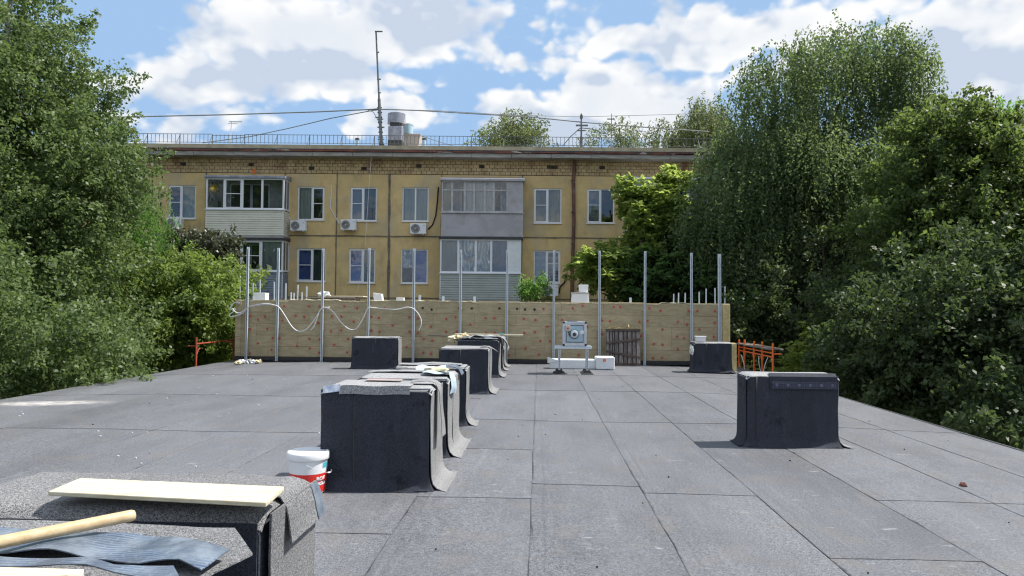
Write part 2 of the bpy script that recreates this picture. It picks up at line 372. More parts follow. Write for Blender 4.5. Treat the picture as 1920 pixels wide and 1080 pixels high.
MT['darkorange'] = mat('rusty_orange_paint', (0.42, 0.07, 0.025), (0.25, 0.05, 0.03), rough=0.6, scale=12)
MT['foam'] = mat('white_foam', (0.80, 0.83, 0.84), (0.74, 0.77, 0.79), rough=0.6, scale=6, bump=0.3, bscale=40)
MT['white'] = mat('white_plastic', (0.80, 0.81, 0.82), (0.76, 0.77, 0.78), rough=0.4, scale=4)
MT['conduit'] = mat('white_conduit', (0.80, 0.80, 0.80), (0.70, 0.71, 0.72), rough=0.45, scale=30)
MT['red'] = mat('red_print', (0.72, 0.035, 0.025), (0.66, 0.03, 0.02), rough=0.4, scale=4)
MT['redpl'] = mat('red_fixing', (0.60, 0.085, 0.06), (0.48, 0.08, 0.06), rough=0.6, scale=10)
MT['blackpl'] = mat('black_fixing', (0.015, 0.015, 0.018), rough=0.5)
MT['cyan'] = mat('cyan_print', (0.06, 0.5, 0.66), rough=0.4)
def wool_bands(t, co, c):
    n = N(t, 'ShaderNodeTexNoise', i_Vector=V(t, 'MULTIPLY', co, (1.2, 1, 20)), i_Scale=3.4, i_Detail=8.0, i_Roughness=0.8)
    c = MIXC(t, MR(t, n.outputs[0], 0.38, 0.70, 0.0, 0.65), c, (0.25, 0.20, 0.13))
    return c
MT['wool'] = mat('mineral_wool', (0.51, 0.43, 0.28), (0.41, 0.34, 0.21), rough=0.95, scale=3, stretch=(1, 1, 3), extra=wool_bands, bump=0.7, bscale=45, per=0.07, spec=0.15)
MT['wool_y'] = mat('yellow_wool', (0.62, 0.52, 0.27), (0.50, 0.40, 0.2), rough=0.95, scale=9, bump=0.6, spec=0.15)
MT['wool_edge'] = mat('pale_wool_edge', (0.72, 0.67, 0.50), (0.55, 0.48, 0.3), rough=0.95, scale=9, bump=0.6, spec=0.1)
def render_wear(t, co, c):
    a = N(t, 'ShaderNodeTexNoise', i_Vector=V(t, 'MULTIPLY', co, (1.5, 1, 0.8)), i_Scale=1.2, i_Detail=6.0, i_Roughness=0.65)
    c = MIXC(t, MR(t, a.outputs[0], 0.48, 0.72, 0.0, 0.5), c, (0.34, 0.27, 0.18))
    b = N(t, 'ShaderNodeTexNoise', i_Vector=co, i_Scale=0.7, i_Detail=5.0)
    return MIXC(t, MR(t, b.outputs[0], 0.48, 0.68, 0.0, 0.5), c, (0.43, 0.39, 0.31))
MT['render'] = mat('ochre_render', (0.70, 0.52, 0.255), (0.63, 0.46, 0.22), rough=0.9, scale=2.2, extra=render_wear, bump=0.35, bscale=25, per=0.06, spec=0.2)
MT['joint'] = mat('panel_joint', (0.13, 0.115, 0.10), (0.22, 0.19, 0.15), rough=0.9, scale=5, stretch=(1, 1, 1), bump=0.4)
MT['brick'] = mat('ceramic_tile', (0.62, 0.47, 0.25), (0.42, 0.29, 0.15), rough=0.7, scale=3.4, c3=(0.24, 0.10, 0.06), scale3=0.8, amt3=0.9, lo3=0.56, hi3=0.72, bump=0.2)
MT['mortar'] = mat('mortar', (0.10, 0.07, 0.05), (0.07, 0.05, 0.035), rough=0.95)
MT['eave'] = mat('eave_concrete', (0.40, 0.385, 0.36), (0.28, 0.26, 0.24), rough=0.85, scale=3, stretch=(.6, 1, 3), bump=0.2)
MT['parapet'] = mat('roof_edge_concrete', (0.52, 0.46, 0.33), (0.40, 0.34, 0.24), rough=0.9, scale=2, bump=0.2)
MT['rust'] = mat('rusty_sheet', (0.23, 0.07, 0.045), (0.07, 0.04, 0.035), rough=0.75, scale=1.6, stretch=(1, 1, 4), c3=(0.55, 0.50, 0.46), scale3=1.1, amt3=0.9, lo3=0.60, hi3=0.66)
MT['darkmetal'] = mat('dark_metal', (0.05, 0.055, 0.06), (0.03, 0.032, 0.035), rough=0.6)
MT['rail'] = mat('railing_paint', (0.15, 0.17, 0.18), (0.10, 0.11, 0.12), rough=0.6)
MT['lavender'] = mat('painted_sheet_metal', (0.43, 0.42, 0.45), (0.36, 0.35, 0.375), rough=0.55, scale=1.8, c3=(0.30, 0.24, 0.22), scale3=1.5, amt3=0.5, bump=0.1, bscale=4)
MT['sid_cream'] = mat('cream_siding', (0.72, 0.70, 0.60), (0.66, 0.64, 0.54), rough=0.5, scale=2)
MT['sid_grey'] = mat('grey_green_siding', (0.40, 0.43, 0.40), (0.35, 0.38, 0.36), rough=0.5, scale=2)
MT['sid_blue'] = mat('blue_grey_siding', (0.24, 0.28, 0.36), (0.20, 0.24, 0.31), rough=0.5, scale=2)
MT['upvc'] = mat('white_window_frame', (0.82, 0.83, 0.86), (0.78, 0.79, 0.82), rough=0.35, scale=2)
MT['greyframe'] = mat('old_grey_frame', (0.50, 0.49, 0.50), (0.38, 0.37, 0.38), rough=0.6, scale=5)
MT['room'] = mat('dim_room', (0.05, 0.052, 0.055), (0.03, 0.03, 0.032), rough=0.9, scale=1.2)
def glass(name, tint=(0.75, 0.8, 0.85), refl=0.25):
    m = bpy.data.materials.new(name); m.use_nodes = True; t = m.node_tree; t.nodes.clear()
    tr = N(t, 'ShaderNodeBsdfTransparent', i_Color=(*tint, 1)); gl = N(t, 'ShaderNodeBsdfGlossy', i_Color=(.95, .97, 1, 1), i_Roughness=0.03)
    nb = N(t, 'ShaderNodeTexNoise', i_Vector=t.nodes.new('ShaderNodeTexCoord').outputs['Object'], i_Scale=1.7, i_Detail=2.0)
    bp = N(t, 'ShaderNodeBump', i_Strength=0.12, i_Distance=0.05, i_Height=nb.outputs[0]); t.links.new(bp.outputs[0], gl.inputs['Normal'])
    fr = N(t, 'ShaderNodeFresnel', i_IOR=1.5)
    f = M(t, 'MINIMUM', M(t, 'ADD', fr.outputs[0], refl), 0.95)
    mx = N(t, 'ShaderNodeMixShader', i_0=f, i_1=tr.outputs[0], i_2=gl.outputs[0])
    o = N(t, 'ShaderNodeOutputMaterial', i_0=mx.outputs[0]); return m
MT['glass'] = glass('window_glass', (0.85, 0.88, 0.90), 0.02)
MT['glass_sky'] = glass('sky_tinted_glass', (0.75, 0.80, 0.92), 0.03)  # blue tint paints reflected sky into the panes
def fabric(name, c, amt=0.22, sx=6):
    return mat(name, c, tuple(x * (1 - amt) for x in c), rough=0.9, scale=1.5, stretch=(sx, 1, 0.3), lo=0.25, hi=0.75)
MT['c_white'] = fabric('white_curtain', (0.75, 0.76, 0.74)); MT['c_green'] = fabric('green_blind', (0.42, 0.52, 0.42), .1, 1)
MT['c_lace'] = fabric('lace_curtain', (0.62, 0.66, 0.62)); MT['c_grey'] = fabric('grey_blind', (0.33, 0.34, 0.40), .15, 1)
MT['c_skyblue'] = fabric('painted_sky_reflection', (0.24, 0.35, 0.62), .2, 1); MT['c_cream'] = fabric('cream_blind', (0.55, 0.54, 0.46), .12, 1)  # the blue one paints reflected sky behind the lower row's panes
MT['c_ochre'] = fabric('ochre_curtain', (0.52, 0.44, 0.30)); MT['c_dgreen'] = fabric('dark_green_blind', (0.10, 0.17, 0.16), .2, 1)
MT['c_lblue'] = mat('pale_blue_slats', (0.45, 0.62, 0.80), (0.30, 0.45, 0.66), rough=0.7, scale=1.2, stretch=(0.1, 0.1, 9), lo=.45, hi=.55)
MT['c_zebra'] = mat('grey_slats', (0.52, 0.56, 0.58), (0.12, 0.14, 0.15), rough=0.7, scale=1.2, stretch=(0.1, 0.1, 9), lo=.48, hi=.52)
MT['c_foil'] = mat('crumpled_foil', (0.85, 0.87, 0.88), (0.70, 0.73, 0.76), rough=0.25, scale=3, metal=0.25, bump=0.6, bscale=3)
MT['yellow'] = mat('yellow_ball', (0.95, 0.60, 0.05), rough=0.4)
MT['concrete'] = mat('grey_concrete', (0.34, 0.33, 0.31), (0.27, 0.26, 0.24), rough=0.9, scale=3, bump=0.3)
MT['ground'] = mat('grass_and_earth', (0.045, 0.075, 0.022), (0.09, 0.08, 0.045), rough=0.95, scale=0.35, detail=8, bump=0.3, bscale=8)
MT['bark'] = mat('dark_bark', (0.09, 0.075, 0.06), (0.05, 0.04, 0.03), rough=0.95, scale=9, stretch=(2, 2, 0.5), bump=0.6, bscale=12)
MT['birchbark'] = mat('birch_bark', (0.50, 0.48, 0.44), (0.36, 0.34, 0.31), rough=0.85, scale=5, stretch=(1, 1, 5), c3=(0.05, 0.045, 0.04), scale3=2.2, amt3=1.0, lo3=.55, hi3=.6)
MT['blueprint'] = mat('blue_printed_cloth', (0.30, 0.38, 0.55), (0.65, 0.70, 0.76), rough=0.6, scale=16)
MT['bluemetal'] = mat('pale_blue_metal', (0.40, 0.56, 0.66), (0.33, 0.48, 0.58), rough=0.4, scale=3)
MT['sheetmetal'] = mat('weathered_zinc', (0.34, 0.35, 0.42), (0.24, 0.25, 0.31), rough=0.45, scale=4, metal=0.3, c3=(.6, .6, .65), scale3=3, amt3=.6)

# ------------------------------------------------------------------ ground and the building underfoot
from mathutils import noise as mn
def jig(x, y, z, s=1.0, a=1.0): return mn.noise(Vector((x * s + 3.1, y * s + 1.7, z * s + 9.2))) * a
GZ = -7.0
b = MB(); n = 24
for i in range(n + 1):
    for j in range(n + 1):
        x = -400 + 800 * i / n; y = -300 + 1200 * j / n; b.v.append((x, y, GZ))
b.f = [(i * (n + 1) + j, (i + 1) * (n + 1) + j, (i + 1) * (n + 1) + j + 1, i * (n + 1) + j + 1) for i in range(n) for j in range(n)]; b.m = [0] * len(b.f)
b.build('ground', MT['ground'], kind='structure')

RX0, RX1, RY0, RY1 = -9.2, 5.8, -4.0, 24.4
low = empty('low_building', (0, 0, GZ), label='low building under the flat roof, plain rendered walls', cat='building')
MB().box(RX0 + .25, RY0 + .2, 0, RX1 - .25, RY1 - .2, -GZ - 0.35).build('wall', MT['concrete'], low)

def zroof(x, y=0):
    return -0.022 * max(0, x - 3.2) - 0.02 * max(0, -6.5 - x) + 0.006 * math.sin(x * 1.3 + y * .35)
roof = empty('roof', (0, 0, 0), kind='structure')
b = MB(); b.box(RX0 + .02, RY0, -0.34, RX1 - .02, RY1, -0.10); b.build('roof_slab', MT['concrete'], roof)
pitch = 0.97
def sheet_mesh(x0, x1, y0, y1, k):
    ny = max(1, int((y1 - y0) / 0.35)); me = bpy.data.meshes.new('roofing_sheet')
    xe = [x0, x0 + .12, (x0 + x1) / 2, x1 + 0.06]; W = 4; vs = []; uv = []
    for j in range(ny + 1):
        y = y0 + (y1 - y0) * j / ny
        for i, x in enumerate(xe):
            xx = x + (jig(x0, y, 0, 1.1, .010) + jig(x0, y, 5, 5, .006) if i < 2 else 0)
            z = zroof(x, y) + (0.0048, 0.0046, 0.0035, 0.001)[i] + 0.002 * (1 - j / ny) + (0.002 if j == 0 else 0) + jig(x, y, 2, 1.6, .003)
            vs.append((xx, y + (jig(xx, y, 7, 3, .02) if j == 0 else 0) + (0.05 if j == ny else 0), z)); uv.append((x - x0, y - y0))
    K = len(vs); vs += [(x, y, z - 0.004) for x, y, z in vs]; uv += uv
    fs = [(j * W + i, j * W + i + 1, (j + 1) * W + i + 1, (j + 1) * W + i) for j in range(ny) for i in range(3)]
    fs += [((j + 1) * W, (j + 1) * W + K, j * W + K, j * W) for j in range(ny)] + [(i, i + K, i + 1 + K, i + 1) for i in range(3)]
    if k == 'edge': fs += [(j * W + 3, j * W + 3 + K, (j + 1) * W + 3 + K, (j + 1) * W + 3) for j in range(ny)]
    me.from_pydata(vs, [], fs); me.materials.append(MT['roof'])
    u = me.uv_layers.new(name='edge')
    for l in me.loops: u.data[l.index].uv = uv[l.vertex_index]
    me.polygons.foreach_set('use_smooth', [True] * len(fs)); me.set_sharp_from_angle(angle=R(30))
    o = bpy.data.objects.new('roofing_sheet', me); COL.objects.link(o); o.parent = roof; return o
CUTS = {0: [6.75, 10.55, 14.45, 17.8], 1: [6.5, 10.55, 14.4, 17.8], 2: [0.5, 4.9, 10.5, 14.35, 17.8], 3: [2.0, 6.4, 10.5, 14.3, 17.8],
        4: [6.4, 10.45, 14.3, 17.8], 5: [6.35, 10.4, 14.3, 17.8], -1: [1.2, 6.23, 8.37, 10.6, 14.5, 17.8]}
for i in range(-10, 6):
    x0 = -0.05 + pitch * i; x1 = x0 + pitch
    if i == -10: x0 = RX0
    if i == 5: x1 = RX1 - .06
    cuts = CUTS.get(i, [5.2 + 0.0 * i, 9.3, 13.05, 17.0])
    ys = [RY0] + cuts + [RY1]
    for a, c in zip(ys[:-1], ys[1:]): sheet_mesh(x0, x1, a, c, 'edge' if i == 5 else '')
# turned-down eaves
for sx, x in ((-1, RX0), (1, RX1)):
    MB().sheet(lambda u, v: (x + sx * (0.0 + .03 * v) + jig(0, u * 9, sx, 1, .012), RY0 + u * (RY1 - RY0), zroof(x) + 0.004 - v * 0.16), 70, 3, .006 * sx).build('eaves_strip', MT['felt_sunlit'], roof, smooth=40)

# ------------------------------------------------------------------ felt-clad vent shafts
PROF = [(0.15, 0.017), (0.10, 0.019), (0.060, 0.034), (0.026, 0.070), (0.007, 0.125), (0.0, 0.20)]
def prof(h, v, out=1.0):
    pts = [(o * out, z) for o, z in PROF] + [(0.0, h)]
    t = v * (len(pts) - 1); i = min(int(t), len(pts) - 2); f = t - i
    return pts[i][0] * (1 - f) + pts[i + 1][0] * f, pts[i][1] * (1 - f) + pts[i + 1][1] * f
def vent_shaft(x0, x1, y0, y1, h, label, seed=0, soft=0.015, front=(0.32,), tabs=1.0, cap=True, side=True, capmat='felt_cap_sunlit', mat_='felt'):
    t = empty('vent_shaft', (x0, y0, 0), label=label, cat='vent shaft', group='felt-clad vent shafts on the roof')
    W, D = x1 - x0, y1 - y0; b = MB()
    lv = [(0.004, .075), (0.03, .05), (0.08, .022), (0.15, .005), (0.25, 0), (h * .6, 0), (h - soft * 1.5, 0), (h - soft * .4, -soft * .3), (h, -soft)]
    per = []
    n = 7
    for k in range(n + 1): per.append((W * k / n, 0, 0, -1))
    for k in range(1, n + 1): per.append((W, D * k / n, 1, 0))
    for k in range(1, n + 1): per.append((W - W * k / n, D, 0, 1))
    for k in range(1, n): per.append((0, D - D * k / n, -1, 0))
    P = len(per)
    for z, e in lv:
        for (x, y, nx, ny) in per:
            cx = (1 if x > W - 1e-6 else -1 if x < 1e-6 else 0); cyy = (1 if y > D - 1e-6 else -1 if y < 1e-6 else 0)
            ex = e * cx; ey = e * cyy
            if cx and cyy: ex *= .72; ey *= .72; ex -= .008 * cx; ey -= .008 * cyy
            w = jig(x + x0, y + y0, z, 3.0, .011) if z > .02 else 0
            b.v.append((x + ex + w * (nx or .3), y + ey + w * (ny or .3), z + (jig(x + x0, y + y0, z, 2.5, .010) if z > h * .7 else 0)))
    L = len(lv)
    b.f = [(l * P + k, l * P + (k + 1) % P, (l + 1) * P + (k + 1) % P, (l + 1) * P + k) for l in range(L - 1) for k in range(P)]
    b.f.append(tuple((L - 1) * P + k for k in range(P))); b.m = [0] * len(b.f)
    b.build('body', MT[mat_], t, smooth=50)
    # front sheets, lapped one over the other
    xs = [0] + [W * f for f in front] + [W]
    for q in range(len(xs) - 1):
        a, c = xs[q] + (.004 if q == 0 else -.012), xs[q + 1] - (.006 if q == len(xs) - 2 else 0)
        off = 0.007 + 0.005 * (q % 2)
        def fn(u, v, a=a, c=c, off=off, q=q):
            o, z = prof(h - .012, v, .30)
            x = a + (c - a) * u + jig(seed + q, z, u * .2, 4, .006)
            return (x, -o - off - jig(x + seed, z, 1, 4, .006), z)
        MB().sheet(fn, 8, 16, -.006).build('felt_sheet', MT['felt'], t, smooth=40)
        if q:
            pts = [Vector(fn(0.0, k / 16)) + Vector((-.002, -.001 - (.006 if off < .01 else 0), 0)) for k in range(1, 17)]
            MB().tube(pts, [.008 + .005 * abs(jig(seed, k * .9, q, 1, 1)) for k in range(16)], 6).build('bitumen_bead', MT['bitumen'], t, smooth=True)
    if side:
        ys = [0, D * .42, D] if D > .5 else [0, D]
        for q in range(len(ys) - 1):
            a, c = ys[q] + (.002 if q == 0 else -.03), ys[q + 1]
            def fn(u, v, a=a, c=c, q=q):
                o, z = prof(h - .01, v, tabs)
                y = a + (c - a) * u
                if v < .2: y += (u - .5) * .10 * (1 - v * 5)
                return (W + o + .008 + .006 * q + jig(seed + q, z, y * 2, 4, .012), y, z)
            MB().sheet(fn, 5, 20, .006).build('felt_sheet', MT['felt_sunlit'], t, smooth=40)
        def fn(u, v):
            o, z = prof(h - .012, v, .6)
            return (-o - .008 - jig(seed, z, u, 4, .01), .004 + (D - .01) * u, z)
        MB().sheet(fn, 4, 16, -.006).build('felt_sheet', MT['felt'], t, smooth=40)
    if cap:
        def fn(u, v):
            x = -.012 + (W + .03) * u; y = -.02 + (D + .035) * v
            z = h + .012 + jig(x + seed * 3, y, 4, 3.0, .006) - (.035 if u in (0, 1) else 0) - (.03 if v in (0, 1) else 0)
            return (x, y, z)
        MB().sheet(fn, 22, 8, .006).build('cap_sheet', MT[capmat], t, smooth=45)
    return t
vent_shaft(-1.885, -.935, 6.42, 7.15, .885, 'dark felt-clad vent shaft just behind the white and red bucket', 1)
vent_shaft(-1.93, -.965, 7.86, 8.95, .835, 'vent shaft with pale blue rag on its top corner, behind the shaft by the bucket', 2, front=(.5,))
vent_shaft(-1.95, -.975, 9.97, 10.43, .79, 'low-looking narrow vent shaft third beyond the bucket, flat felt strip on top', 3, front=(.5,))
vent_shaft(-1.84, -.93, 13.7, 14.6, .84, 'vent shaft in mid row with a pointed felt flap at its top corner', 4, front=(.45,))
vent_shaft(-1.86, -.92, 17.05, 17.9, .86, 'vent shaft under the crumpled felt offcuts', 5, front=(.5,))
vent_shaft(-1.86, -.92, 18.85, 19.3, .84, 'vent shaft carrying the middle of the long pale batten', 6, front=(.5,))
vent_shaft(-1.86, -.93, 19.95, 20.7, .80, 'last vent shaft of the row, closest to the insulated wall', 7, front=(.5,))
vent_shaft(-4.77, -3.58, 18.8, 19.25, .82, 'vent shaft standing alone in front of the insulated wall, white conduit above', 8, front=(.52,))
t9 = vent_shaft(2.44, 3.49, 8.78, 9.17, .84, 'vent shaft with a dotted marked tape across its upper front', 9, front=(.12, .47), soft=.03)
vent_shaft(3.98, 4.93, 19.1, 19.6, .755, 'vent shaft beside orange scaffold with a small white tub on top', 10, front=(.33,))
vA = vent_shaft(-1.93, -.94, 2.505, 3.02, .875, 'vent shaft with a pale plank lying on its felt top', 11, front=(.58,), soft=.045, cap=False, side=False, mat_='felt')
vB = vent_shaft(-1.95, -.96, 1.2, 2.2, .915, 'vent shaft under a round wooden pole and wavy blue film strips', 12, soft=.02, cap=False, side=False)

# tape on the lone right-hand shaft
tb = MB(); W9 = 1.05
def fn(u, v): 
    x = .26 + .77 * u; z = .86 - .20 * v
    if v < .15: return (x, .05 - .3 * v, .866)
    return (x, -.030 - jig(x, z, 3, 3, .008), z + .02)
MB().sheet(fn, 14, 8, -.005).build('tape_flap', MT['felt'], t9, smooth=40)
MT['tape'] = mat('marked_tape', (0.022, 0.025, 0.045), (0.03, 0.034, 0.06), rough=0.4)
MT['tapedot'] = mat('tape_print', (0.15, 0.16, 0.26), rough=0.4)
MB().sheet(lambda u, v: (.28 + .75 * u, -.041 - jig(u, v, 3, 3, .004), .775 - .085 * v), 14, 3, -.003).build('tape_strip', MT['tape'], t9)
for k in range(6):
    m = MB(); cx = .335 + .128 * k; seg = 14
    vs = [(cx + r * math.cos(2 * math.pi * q / seg), -.0475, .733 + r * math.sin(2 * math.pi * q / seg)) for r in (.017, .010) for q in range(seg)]
    m.add(vs, [(q, (q + 1) % seg, seg + (q + 1) % seg, seg + q) for q in range(seg)])
    m.box(cx - .004, -.048, .724, cx + .004, -.0474, .742)
    m.build('round_mark', MT['tapedot'], t9)
m = MB()
for q in range(27):
    for r in range(5):
        cx = .30 + q * .0272; cz = .768 - r * .0175
        if min(abs(cx - (.335 + .128 * k)) for k in range(6)) > .02 or r in (0, 4): m.box(cx - .0035, -.0478, cz - .002, cx + .0035, -.0472, cz + .002)
m.build('tape_dots', MT['tapedot'], t9, kind='stuff')

# ------------------------------------------------------------------ foreground shaft tops
# soft felt cap of the nearer-row shaft that carries the plank
def capA(u, v):
    x = -2.05 + 1.12 * u; y = 2.492 + .60 * v
    z = .905 + jig(x, y, 3, 2.6, .016)
    e = min(1, max(0, (x + 1.0) / .08)); z -= .028 * e * e
    f = min(1, max(0, (2.57 - y) / .08)); z -= .048 * f * f
    f = min(1, max(0, (y - 3.01) / .08)); z -= .05 * f * f
    return (x, y, z)
MB().sheet(lambda u, v: tuple(Vector(capA(u, v)) - Vector((-1.93, 2.505, 0))), 60, 36, .008).build('cap_sheet', MT['felt_near'], vA, smooth=50)
def sideA(u, v):
    y = 2.53 + .50 * u; z = .885 - .88 * v
    return (-.925 + .004 * math.sin(v * 3.1) + jig(0, y, z, 2.5, .012) + .012 - (-1.93), y - 2.505, z)
MB().sheet(sideA, 12, 26, -.008).build('felt_sheet', MT['felt_near'], vA, smooth=50)
def loopA(u, v):
    """sheet end that curls over the far corner and hangs"""
    path = [(-1.22, .908), (-1.05, .918), (-.98, .920), (-.93, .905), (-.905, .870), (-.893, .825), (-.887, .785), (-.878, .745)]
    t = u * (len(path) - 1); i = min(int(t), len(path) - 2); f = t - i
    x = path[i][0] * (1 - f) + path[i + 1][0] * f; z = path[i][1] * (1 - f) + path[i + 1][1] * f
    y = 2.68 + .26 * v + .05 * u * (v - .5)
    return (x, y, z + jig(x, y, z, 5, .008) + .012 * math.sin(v * 3.1) * (1 - u))
MB().sheet(loopA, 28, 10, .005).build('felt_offcut', MT['felt_near'], None, smooth=50)
o = bpy.data.objects['felt_offcut']; tag(o, 'granular felt offcut curling down the side of the shaft with the plank', 'felt offcut')
MB().sheet(lambda u, v: tuple(Vector(loopA(.52 + .48 * u, 1.0 + .30 * v)) + Vector((.004, 0, .0))), 14, 3, .004).build('printed_edge', MT['film'], o, smooth=50)
# plank
def quad_slab(pts, th, name, mt, label, cat, bevel=.003, group=None):
    c = sum(pts, Vector()) / 4; vs = [tuple(p - c) for p in pts] + [tuple(p - c - Vector((0, 0, th))) for p in pts]
    o = MB().add(vs, [(0, 1, 2, 3), (7, 6, 5, 4), (0, 4, 5, 1), (1, 5, 6, 2), (2, 6, 7, 3), (3, 7, 4, 0)]).build(name, mt, None, bevel=bevel, loc=c)
    return tag(o, label, cat, group)
zp = .953
quad_slab([G(90, 921, zp), G(499, 942, zp + .004), G(533, 912, zp + .004), G(150, 896, zp)], .016, 'wooden_plank', MT['plank'], 'pale planed plank lying across the felt shaft top, near the bucket', 'plank', .003)
zq = .99
quad_slab([G(-260, 1085, zq), G(150, 1086, zq), G(158, 1066.5, zq), G(-230, 1056, zq)], .02, 'wooden_plank', MT['plank'], 'pale plank under the round wooden pole, only its end in view', 'plank', .003)
# flap sheet on the near shaft
A = [(-420, 966), (-80, 973), (180, 980), (330, 985), (440, 990)]; B = [(-420, 1150), (-80, 1150), (150, 1150), (330, 1110), (474, 1036)]
def two(A, B, u, v, z, amp=.006, s=4.0):
    t = u * (len(A) - 1); i = min(int(t), len(A) - 2); f = t - i
    a = Vector(A[i]) * (1 - f) + Vector(A[i + 1]) * f; c = Vector(B[i]) * (1 - f) + Vector(B[i + 1]) * f
    p = a * (1 - v) + c * v
    q = G(p.x, p.y, z); q.z += jig(q.x, q.y, z * 3, s, amp); return q
MB().sheet(lambda u, v: two(A, B, u, v, .935, .008), 40, 14, -.005).build('felt_offcut', MT['felt_near'], None, smooth=50)
tag([x for x in bpy.data.objects if x.name.startswith('felt_offcut')][-1], 'large felt sheet overhanging the nearest shaft with a pointed free corner', 'felt offcut')
A = [(-300, 985), (-60, 990), (90, 993), (200, 1000), (260, 998), (340, 1010), (432, 1030)]
B = [(-300, 1030), (-60, 1034), (90, 1037), (200, 1042), (260, 1054), (335, 1052), (378, 1064)]
def wav(u, v):
    q = two(A, B, u, v, .962, .010, 7); q.z += .007 * math.sin(q.x * 19) * (0.3 + v * .8); return q
o = MB().sheet(wav, 60, 10, -.003).build('film_strip', MT['film'], None, smooth=60)
tag(o, 'wide wavy blue printed film strip under the round wooden pole', 'film strip')
A2 = [(-300, 1040), (0, 1046), (90, 1050), (165, 1054), (215, 1066), (270, 1063), (325, 1059)]
B2 = [(-300, 1060), (0, 1063), (90, 1066), (160, 1068), (215, 1080), (270, 1084), (345, 1100)]
def wav2(u, v):
    q = two(A2, B2, u, v, .968, .006, 7); q.z += .006 * math.sin(q.x * 16) + .006; return q
o = MB().sheet(wav2, 50, 6, -.003).build('film_strip', MT['film'], None, smooth=60)
tag(o, 'narrow blue printed film strip curving down beside the plank end', 'film strip')
fl = lambda u, v: two([(300, 1062), (345, 1058), (360, 1078)], [(280, 1110), (320, 1120), (352, 1130)], u, v, .958, .01)
p0 = G(250, 966, 1.000); p1 = G(-12, 1019, .99); dd = (p1 - p0); p2 = p0 + dd * 2.1; r = .0165
e = dd.normalized()
b = MB().tube([p0 - e * .006, p0 - e * .003, p0 + e * .004, p0 + e * .02, p1, p2], [r * .35, r * .8, r * .98, r, r, r], 20)
o = b.build('wooden_pole', MT['handle'], None, smooth=50); tag(o, 'round wooden pole end resting across the blue film', 'pole')

# ------------------------------------------------------------------ bucket
BP = G(577, 921, .012); BP.z = .012
bk = empty('bucket', BP, label='white bucket with red band, standing by the shaft corner', cat='bucket')
D_ = (BP - EYE).length; px = D_ / FPX; rb = 29.5 * px; rt = 34.5 * px; hb = 71 * px
def brad(z): return rb + (rt - rb) * z / hb
b = MB().lathe([(rb * .96, 0), (rb, .004), (brad(hb * .86), hb * .86)], seg=48); b.build('body', MT['white'], bk, smooth=50)
b = MB().lathe([(brad(hb * .80) + .004, hb * .80), (rt + .007, hb * .81), (rt + .010, hb * .83), (rt + .010, hb * .955), (rt + .006, hb * .985), (rt - .006, hb), (rt - .016, hb * .985), (.01, hb * .983)], seg=48)
b.build('lid', MT['white'], bk, smooth=50)
zb0, zb1 = hb * .03, hb * .49
b = MB(); seg = 48; vs = []
for z in (zb0, zb1):
    for k in range(seg): q = 2 * math.pi * k / seg; rr = brad(z) + .0015; vs.append((rr * math.cos(q), rr * math.sin(q), z))
b.add(vs, [(k, (k + 1) % seg, seg + (k + 1) % seg, seg + k) for k in range(seg)]).build('red_band', MT['red'], bk, smooth=True)
cam_az = math.atan2(EYE.y - BP.y, EYE.x - BP.x)      # direction from the bucket towards the camera
def word(txt, size, az_off, z, name, mt, bold=.012):
    cu = bpy.data.curves.new(name, 'FONT'); cu.body = txt; cu.size = size; cu.align_x = 'LEFT'; cu.offset = size * bold; cu.resolution_u = 3
    tmp = bpy.data.objects.new(name, cu); COL.objects.link(tmp)
    me = bpy.data.meshes.new_from_object(tmp.evaluated_get(bpy.context.evaluated_depsgraph_get()))
    bpy.data.objects.remove(tmp)
    for v in me.vertices:
        zz = z + v.co.y; rr = brad(zz) + .0032; a = cam_az + az_off + v.co.x / rr; v.co = (rr * math.cos(a), rr * math.sin(a), zz)
    me.name = name; me.materials.clear(); me.materials.append(mt)
    o = bpy.data.objects.new(name, me); COL.objects.link(o); o.parent = bk; return o
word('ROT', .047, R(26), hb * .325, 'lettering', MT['white'], .05)
word('PASTA', .039, R(24), hb * .215, 'lettering', MT['white'], .05)
word('SUPER', .012, R(-52), hb * .40, 'lettering', MT['white'], .0)
b = MB(); vs = []
for z in (hb * .62, hb * .74):
    for k in range(7): q = cam_az + R(48) + R(20) * k / 6; rr = brad(z) + .002; vs.append((rr * math.cos(q), rr * math.sin(q), z + (.012 if k == 3 and z > hb * .7 else 0)))
b.add(vs, [(k, k + 1, 8 + k, 7 + k) for k in range(6)]).build('blue_mark', MT['cyan'], bk)
a0 = cam_az - R(15); a1 = a0 + math.pi
P0 = Vector((math.cos(a0) * (rt + .006), math.sin(a0) * (rt + .006), hb * .78)); P1 = Vector((math.cos(a1) * (rt + .006), math.sin(a1) * (rt + .006), hb * .78))
rs = P0.normalized().cross(Vector((0, 0, 1))); 
side = Vector((math.cos(cam_az + R(75)), math.sin(cam_az + R(75)), 0))
pts = []
for k in range(19):
    q = math.pi * k / 18; c = (P0 + P1) / 2
    pts.append(c + (P0 - P1) / 2 * math.cos(q) + side * math.sin(q) * (rt + .028) + Vector((0, 0, -math.sin(q) * hb * .30)))
wire = MB().tube(pts, .0018, 6).build('wire_handle', MT['galv'], bk)
MB().tube(pts[7:12], .0065, 8).build('grip', MT['white'], bk, smooth=True)

